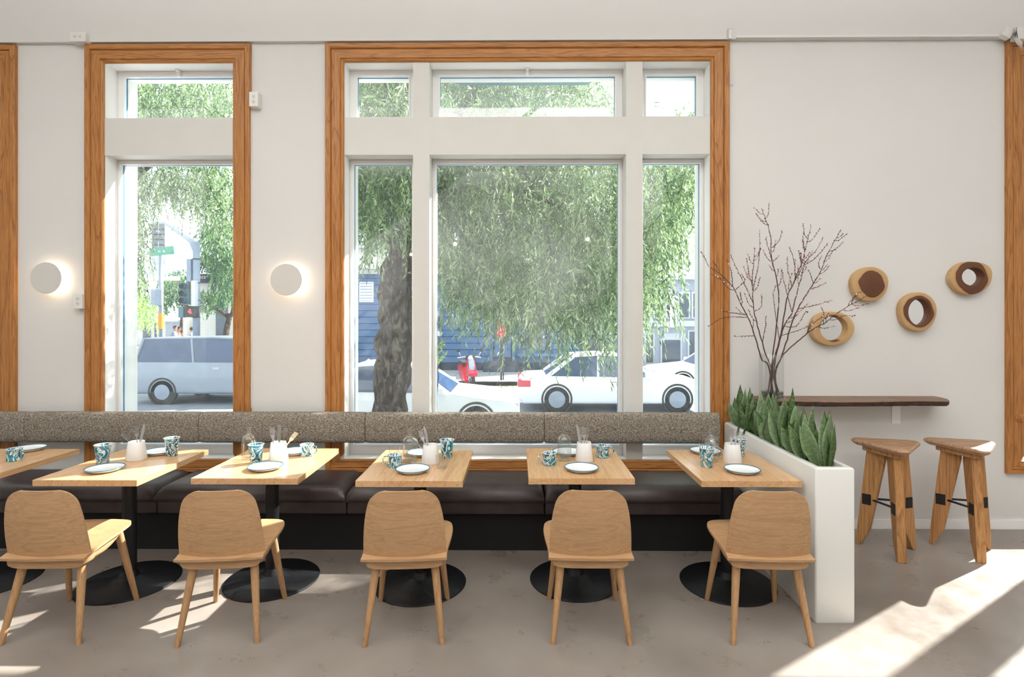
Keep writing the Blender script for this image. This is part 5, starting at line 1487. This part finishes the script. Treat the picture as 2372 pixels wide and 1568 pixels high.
# ================================================================== PEDESTRIANS
def person(px, Y, label, top_mat, hgt=1.66, face=1, step=.16):
    p = at(px, 700, Y); root = empty('person', (p.x, Y, SWZ), 0 if face > 0 else PI); tag(root, label, 'person')
    k = hgt / 1.7
    V = [(0, 0, .92), (0, 0, 1.12), (0, 0, 1.36), (0, 0, 1.47), (.02, 0, 1.60), (0, -.17, 1.37), (-.05, -.22, 1.10), (.10, -.22, .90), (0, .17, 1.37), (.08, .22, 1.10), (.16, .22, .90),
         (0, -.09, .86), (step * .7, -.10, .48), (step, -.10, .07), (step + .14, -.10, .03), (0, .09, .86), (-step * .3, .10, .48), (-step, .10, .07), (-step + .14, .10, .03), (.04, 0, 1.66)]
    E = [(0, 1), (1, 2), (2, 3), (3, 4), (2, 5), (5, 6), (6, 7), (2, 8), (8, 9), (9, 10), (0, 11), (11, 12), (12, 13), (13, 14), (0, 15), (15, 16), (16, 17), (17, 18), (4, 19)]
    Rr = [.15, .14, .16, .06, .085, .06, .045, .035, .06, .045, .035, .095, .06, .042, .04, .095, .06, .042, .04, .07]
    me = bpy.data.meshes.new('body'); me.from_pydata([(x * k, y * k, z * k) for x, y, z in V], E, [])
    o = mesh_obj('body', me, top_mat, root)
    md = o.modifiers.new('skin', 'SKIN'); sv = me.skin_vertices[0].data
    for i, r_ in enumerate(Rr): sv[i].radius = (r_ * k * .85, r_ * k)
    sv[0].use_root = True
    ss = o.modifiers.new('smooth', 'SUBSURF'); ss.levels = 1; ss.render_levels = 1
    hd = L('face', [(0, 0), (.06, .01), (.085, .07), (.09, .13), (.07, .19), (0, .215)], M['skin'], root, 16); hd.location = (.055 * k, 0, 1.50 * k)
    ns = L('nose', [(0, 0), (.012, .0), (.004, .03)], M['skin'], hd, 6); ns.location = (.085, 0, .09)
    for s in (-1, 1):
        e = L('eye', [(0, 0), (.009, .004), (0, .008)], M['slot'], hd, 8); e.location = (.082, s * .03, .115)
    hr = L('hair', [(.07, 0), (.098, .03), (.1, .10), (.075, .15), (0, .175)], M['hair'], root, 16); hr.location = (.035 * k, 0, 1.565 * k)
person(404, 27.0, 'person in a pale jacket walking behind the cars', M['cloth_a'], 1.68, 1)
person(413, 27.6, 'person in a coral top close beside the one in a pale jacket', M['cloth_b'], 1.62, 1)
person(446, 27.0, 'person in pale clothes behind the signal pole', M['cloth_a'], 1.60, -1, .2)

# ================================================================== TREES
def bumpy(name, path, rads, parent, mat, seg=22, amp=.13, seed=0, sub=6):
    P_ = smoothpath([Vector(q) for q in path], sub); rs = random.Random(seed)
    n = len(P_); bm = bmesh.new(); rings_ = []
    ph = [(rs.randint(2, 6), rs.uniform(0, 6.28), rs.uniform(.5, 3), rs.uniform(.3, 1)) for _ in range(7)]
    for i, p in enumerate(P_):
        t_ = i / (n - 1) * (len(path) - 1); k = min(int(t_), len(path) - 2); r_ = rads[k] + (rads[k + 1] - rads[k]) * (t_ - k)
        d = (P_[min(i + 1, n - 1)] - P_[max(i - 1, 0)]).normalized(); a_ = d.cross(Vector((0, 1, 0))).normalized(); b_ = d.cross(a_).normalized()
        rg = []
        for q in range(seg):
            th = 2 * PI * q / seg
            w_ = 1 + amp * sum(m_ * math.sin(f_ * th + p_ + s_ * i * .5) for f_, p_, s_, m_ in ph) / 3 + rs.uniform(-.03, .03)
            rg.append(bm.verts.new(p + (a_ * math.cos(th) + b_ * math.sin(th)) * r_ * w_))
        rings_.append(rg)
    for a_, b_ in zip(rings_[:-1], rings_[1:]):
        for q in range(seg): bm.faces.new((a_[q], a_[(q + 1) % seg], b_[(q + 1) % seg], b_[q]))
    bm.faces.new(rings_[0][::-1]); bm.faces.new(rings_[-1])
    return bm_obj(name, bm, mat, parent, True)
def leaves(name, pts, dirs, ln, wd, parent, mat, shade):
    """numpy: rhombic folded leaves, two triangles each"""
    n = len(pts); d = dirs / np.linalg.norm(dirs, axis=1, keepdims=True)
    r = rng.normal(size=(n, 3)); s = np.cross(d, r); s /= np.linalg.norm(s, axis=1, keepdims=True)
    ln = ln[:, None]; wd = wd[:, None]
    nn = np.cross(d, s)
    v = np.empty((n, 4, 3)); v[:, 0] = pts; v[:, 1] = pts + d * ln * .45 + s * wd; v[:, 2] = pts + d * ln; v[:, 3] = pts + d * ln * .45 - s * wd + nn * wd * .5
    me = bpy.data.meshes.new(name); me.vertices.add(n * 4); me.vertices.foreach_set('co', v.astype(np.float32).ravel())
    base = (np.arange(n) * 4)[:, None]
    idx = np.concatenate([base + np.array([0, 1, 2]), base + np.array([0, 2, 3])], axis=1).ravel()
    me.loops.add(n * 6); me.loops.foreach_set('vertex_index', idx.astype(np.int32))
    me.polygons.add(n * 2); me.polygons.foreach_set('loop_start', np.arange(0, n * 6, 3, dtype=np.int32)); me.polygons.foreach_set('loop_total', np.full(n * 2, 3, dtype=np.int32))
    me.update(calc_edges=True)
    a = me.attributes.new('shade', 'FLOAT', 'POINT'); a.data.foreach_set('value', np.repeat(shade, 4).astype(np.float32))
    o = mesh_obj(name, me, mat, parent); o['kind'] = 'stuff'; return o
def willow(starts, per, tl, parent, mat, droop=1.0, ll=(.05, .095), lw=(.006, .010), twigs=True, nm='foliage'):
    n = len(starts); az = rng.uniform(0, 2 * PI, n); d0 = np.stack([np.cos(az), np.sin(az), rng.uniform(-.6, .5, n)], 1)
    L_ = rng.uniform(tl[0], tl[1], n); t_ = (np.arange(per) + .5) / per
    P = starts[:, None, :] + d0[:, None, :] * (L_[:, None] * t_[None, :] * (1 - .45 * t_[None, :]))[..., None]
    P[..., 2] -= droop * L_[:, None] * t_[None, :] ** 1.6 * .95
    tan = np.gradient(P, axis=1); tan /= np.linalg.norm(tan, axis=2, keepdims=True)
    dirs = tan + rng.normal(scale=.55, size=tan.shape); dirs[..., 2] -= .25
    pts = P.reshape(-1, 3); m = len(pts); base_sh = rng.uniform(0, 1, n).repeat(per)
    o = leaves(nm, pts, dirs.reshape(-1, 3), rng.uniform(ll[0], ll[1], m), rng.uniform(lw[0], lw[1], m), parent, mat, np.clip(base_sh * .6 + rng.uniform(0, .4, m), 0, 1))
    if twigs:
        # thin twigs as slender triangles prisms for a third of the shoots
        k = n // 4; A = P[:k, ::max(1, per // 4)]; q = A.shape[1]; off = np.array([[.002, 0, 0], [-.001, .0018, 0], [-.001, -.0018, 0]])
        v = (A[:, :, None, :] + off).reshape(-1, 3); f = []
        for a_ in range(k):
            b0 = a_ * q * 3
            for s in range(q - 1):
                for c_ in range(3):
                    c2 = (c_ + 1) % 3; f.append((b0 + s * 3 + c_, b0 + s * 3 + c2, b0 + (s + 1) * 3 + c2, b0 + (s + 1) * 3 + c_))
        me = bpy.data.meshes.new('twigs'); me.from_pydata(v.tolist(), [], f); o2 = mesh_obj('twigs', me, M['bark'], parent); o2['kind'] = 'stuff'
    return o
TY = 7.2
def tp(px, py, Y=TY): return at(px, py, Y)
tr0 = tp(905, 1122); tr0.z = SWZ
tree = empty('street_tree', tr0); tag(tree, 'big rough-barked street tree with hanging narrow leaves outside the big window', 'tree')
def rel(*pts): return [Vector(p) - tr0 for p in pts]
tr_s = tp(905, 1000)
bumpy('trunk', rel(tr0 - Vector((0, 0, .05)), tp(905, 1000), tp(905, 905), tp(914, 820), tp(918, 730), tp(918, 650), tp(945, 575), tp(985, 490)), [.30, .22, .215, .25, .225, .22, .21, .17], tree, M['bark'], 30, .17, 4, 8)
bumpy('bough', rel(tp(955, 560), tp(1000, 460, 7.2), tp(1050, 340, 7.3), tp(1090, 235, 7.4), tp(1120, 80, 7.6)), [.15, .15, .13, .11, .09], tree, M['bark'], 18, .1, 5)
bumpy('bough', rel(tp(950, 560), tp(968, 450, 7.3), tp(945, 300, 7.5), tp(905, 220, 7.6), tp(850, 90, 7.8)), [.15, .16, .17, .16, .13], tree, M['bark'], 18, .1, 6)
bumpy('bough', rel(tp(1060, 330, 7.3), tp(1180, 330, 7.6), tp(1270, 300, 8), tp(1400, 240, 8.4)), [.08, .06, .05, .03], tree, M['bark'], 10, .1, 7)
bumpy('bough', rel(tp(925, 580), tp(880, 540, 7.1), tp(850, 530, 7.0)), [.05, .03, .012], tree, M['bark'], 8, .1, 8)
bumpy('bough', rel(tp(1000, 460, 7.2), tp(1150, 430, 6.9), tp(1300, 480, 6.7), tp(1420, 560, 6.6)), [.06, .045, .03, .015], tree, M['bark'], 8, .1, 9)
for k, (q0, q1, q2) in enumerate((((1010, 470), (1080, 560), (1120, 690)), ((1180, 330), (1260, 500), (1280, 650)), ((945, 300), (860, 330), (790, 420)))):
    bumpy('bough', rel(tp(*q0), tp(*q1, 6.8), tp(*q2, 6.7)), [.03, .02, .008], tree, M['bark'], 7, .1, 20 + k)
n = 24000
X = rng.uniform(-3.0, 3.3, n); Y_ = rng.uniform(5.9, 8.9, n); Z = rng.uniform(1.2, 5.6, n)
k_ = Y_ / 7.0
xl = np.array([-3.3, -2.35, -2.08, -1.8, -1.45, -1.15, -1.0, -.81, -.4, 0, .6, 1.12, 1.6, 1.85, 2.05, 2.25, 2.5, 2.9, 3.3])
zl = np.array([3.6, 3.1, 2.95, 2.6, 2.75, 2.9, 2.3, 2.0, 1.82, 1.75, 1.68, 1.66, 1.8, 2.2, 2.7, 3.1, 3.8, 4.6, 5.2])
zlow = np.interp(X / k_, xl, zl); zlow = CAMZ + (zlow - CAMZ) * k_ + rng.uniform(-.1, .22, n)
keep = (Z > zlow) & ~((X > 1.2) & (Z > 4.1)) & ~((X > 1.0) & (Z > 4.75)) & ~((Y_ < 6.9) & (Z > 4.3))
clump = np.sin(X * 2.7 + 1) * np.sin(Y_ * 2.3) * np.sin(Z * 2.9 + X)   # leave gaps between masses
keep &= (clump > -.42) | (Z < zlow + .8)
S = np.stack([X, Y_, Z], 1)[keep] - np.array(tr0)
n2 = 1700
S2 = np.stack([rng.uniform(-3.2, 1.3, n2), rng.uniform(7.3, 9.6, n2), rng.uniform(4.1, 6.0, n2)], 1)
S = np.concatenate([S, S2 - np.array(tr0)])
print('shoots', len(S))
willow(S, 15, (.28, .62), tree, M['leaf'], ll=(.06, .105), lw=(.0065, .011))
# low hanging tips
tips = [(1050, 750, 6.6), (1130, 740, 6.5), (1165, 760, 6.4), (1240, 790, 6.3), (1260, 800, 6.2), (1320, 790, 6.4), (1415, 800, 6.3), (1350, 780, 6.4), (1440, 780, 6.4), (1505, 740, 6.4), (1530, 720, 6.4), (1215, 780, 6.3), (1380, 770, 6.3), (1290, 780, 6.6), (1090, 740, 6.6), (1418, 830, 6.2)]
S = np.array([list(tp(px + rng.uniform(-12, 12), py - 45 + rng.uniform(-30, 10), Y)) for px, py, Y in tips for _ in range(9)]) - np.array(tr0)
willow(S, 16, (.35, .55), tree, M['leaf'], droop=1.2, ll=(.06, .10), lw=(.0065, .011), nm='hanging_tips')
# low pale shoot at the left edge of the middle pane
S = np.array([list(tp(1012 + rng.uniform(-14, 12), rng.uniform(790, 860), 7.0)) for _ in range(30)])
yp = empty('young_shrub', (S[:, 0].mean(), 7.0, SWZ)); tag(yp, 'pale green young shrub at the lower left of the middle pane', 'shrub')
T('stem', [(0, 0, 0), (-.02, 0, .8), (.03, 0, 1.35), (.0, 0, 1.75)], [.012, .01, .007, .004], M['bark'], yp, 6)
willow(S - np.array(yp.location), 7, (.08, .22), yp, M['leaf_young'], droop=-.2, ll=(.05, .08), lw=(.008, .012))
# neighbouring tree further right (dapples the light), left tree by the narrow window
nt = empty('street_tree', (6.4, 8.2, SWZ)); tag(nt, 'neighbouring street tree further along the sidewalk, its crown top right', 'tree')
bumpy('trunk', [(0, 0, -.05), (0, 0, 1.5), (-.2, 0, 3), (-.6, 0, 4.6)], [.22, .18, .15, .10], nt, M['bark'], 18, .12, 11)
bumpy('bough', [(-.6, 0, 4.4), (-.8, -.6, 5.2), (-1.0, -1.0, 5.8)], [.09, .06, .03], nt, M['bark'], 10, .1, 12)
n = 1500; c_ = rng.normal(size=(n, 3)); c_ /= np.linalg.norm(c_, axis=1, keepdims=True); c_ *= rng.uniform(.2, 1, n)[:, None] ** .5
S = c_ * np.array([1.25, 1.3, 1.2]) + np.array([-.5, -.9, 5.9])
willow(S, 14, (.3, .6), nt, M['leaf'], ll=(.06, .10), lw=(.0065, .011))
def px_blobs(bl_, Yj):
    out = []
    for px, py, rx, ry, Y, n in bl_:
        for _ in range(n):
            while True:
                a_, b_ = rng.uniform(-1, 1, 2)
                if a_ * a_ + b_ * b_ <= 1: break
            Yq = Y + rng.uniform(-Yj, Yj); out.append(list(at(px + a_ * rx, py + b_ * ry, Yq)))
    return np.array(out)
lt = empty('street_tree', at(250, 900, 9.5)); lt.location.z = SWZ; tag(lt, 'drooping street tree hanging over the view in the narrow window', 'tree'); lo = np.array(lt.location)
bumpy('trunk', [(0, 0, -.05), (.1, 0, 2), (.0, 0, 3.5), (.5, 0, 5)], [.24, .2, .17, .12], lt, M['bark'], 18, .12, 13)
bumpy('bough', [(.3, 0, 4.4), (1.2, -.3, 4.9), (2.2, -.4, 5.0), (3.0, -.3, 4.7)], [.08, .06, .04, .02], lt, M['bark'], 10, .1, 14)
S = px_blobs([(300, 430, 28, 60, 9, 130), (312, 530, 30, 60, 9, 110), (300, 610, 22, 40, 9, 55), (340, 425, 40, 30, 9, 60), (385, 420, 35, 40, 9, 75), (430, 395, 60, 22, 9, 70), (455, 440, 26, 50, 9, 80), (510, 430, 34, 60, 9, 190), (520, 520, 22, 30, 9, 50), (410, 215, 150, 75, 9.3, 1100), (350, 330, 120, 40, 9.2, 160), (480, 330, 80, 50, 9.2, 200)], 1.0)
willow(S - lo, 13, (.25, .55), lt, M['leaf'], ll=(.05, .09), lw=(.008, .013))
ft = empty('street_tree', (at(527, 800, 30).x, 30.0, SWZ)); tag(ft, 'leafy round-crowned tree beyond the signal pole, trunk leaning left', 'tree'); lo = np.array(ft.location)
fz_ = lambda px, py: at(px, py, 30) - ft.location
bumpy('trunk', [(0, 0, -.05), fz_(524, 770), fz_(531, 735), fz_(520, 728), fz_(495, 712), fz_(478, 695)], [.17, .15, .14, .11, .09, .05], ft, M['bark'], 12, .1, 15)
bumpy('bough', [fz_(528, 738), fz_(540, 715), fz_(530, 640), fz_(510, 580)], [.12, .1, .08, .04], ft, M['bark'], 10, .1, 16)
S = px_blobs([(510, 560, 45, 55, 30, 330), (525, 630, 35, 60, 30, 330), (485, 530, 25, 22, 30, 60), (480, 690, 40, 22, 30, 90)], 1.8)
willow(S - lo, 12, (.3, .7), ft, M['leaf_far'], ll=(.10, .19), lw=(.03, .05), twigs=False)
f2 = empty('street_tree', (at(420, 800, 36).x, 36.0, SWZ)); tag(f2, 'smaller pale green tree between the two street poles', 'tree'); lo = np.array(f2.location)
bumpy('trunk', [(0, 0, -.05), (0, 0, 1.6), (.1, 0, 3)], [.12, .1, .06], f2, M['bark'], 10, .1, 17)
S = px_blobs([(420, 660, 48, 36, 36, 300), (455, 690, 25, 22, 36, 60), (380, 700, 20, 14, 36, 40)], 1.5)
willow(S - lo, 10, (.3, .7), f2, M['leaf_far'], ll=(.10, .2), lw=(.03, .055), twigs=False)
f3 = empty('street_tree', (at(310, 800, 26).x, 26.0, SWZ)); tag(f3, 'yellow green tree low at the left of the narrow window', 'tree'); lo = np.array(f3.location)
bumpy('trunk', [(0, 0, -.05), (0, 0, 1.2), (.1, 0, 2.2)], [.10, .08, .05], f3, M['bark'], 10, .1, 18)
S = px_blobs([(305, 680, 30, 40, 26, 150), (325, 715, 40, 32, 26, 150), (360, 745, 20, 12, 26, 20)], 1.2)
willow(S - lo, 10, (.3, .6), f3, M['leaf_young'], ll=(.08, .15), lw=(.025, .04), twigs=False)
print('street done')
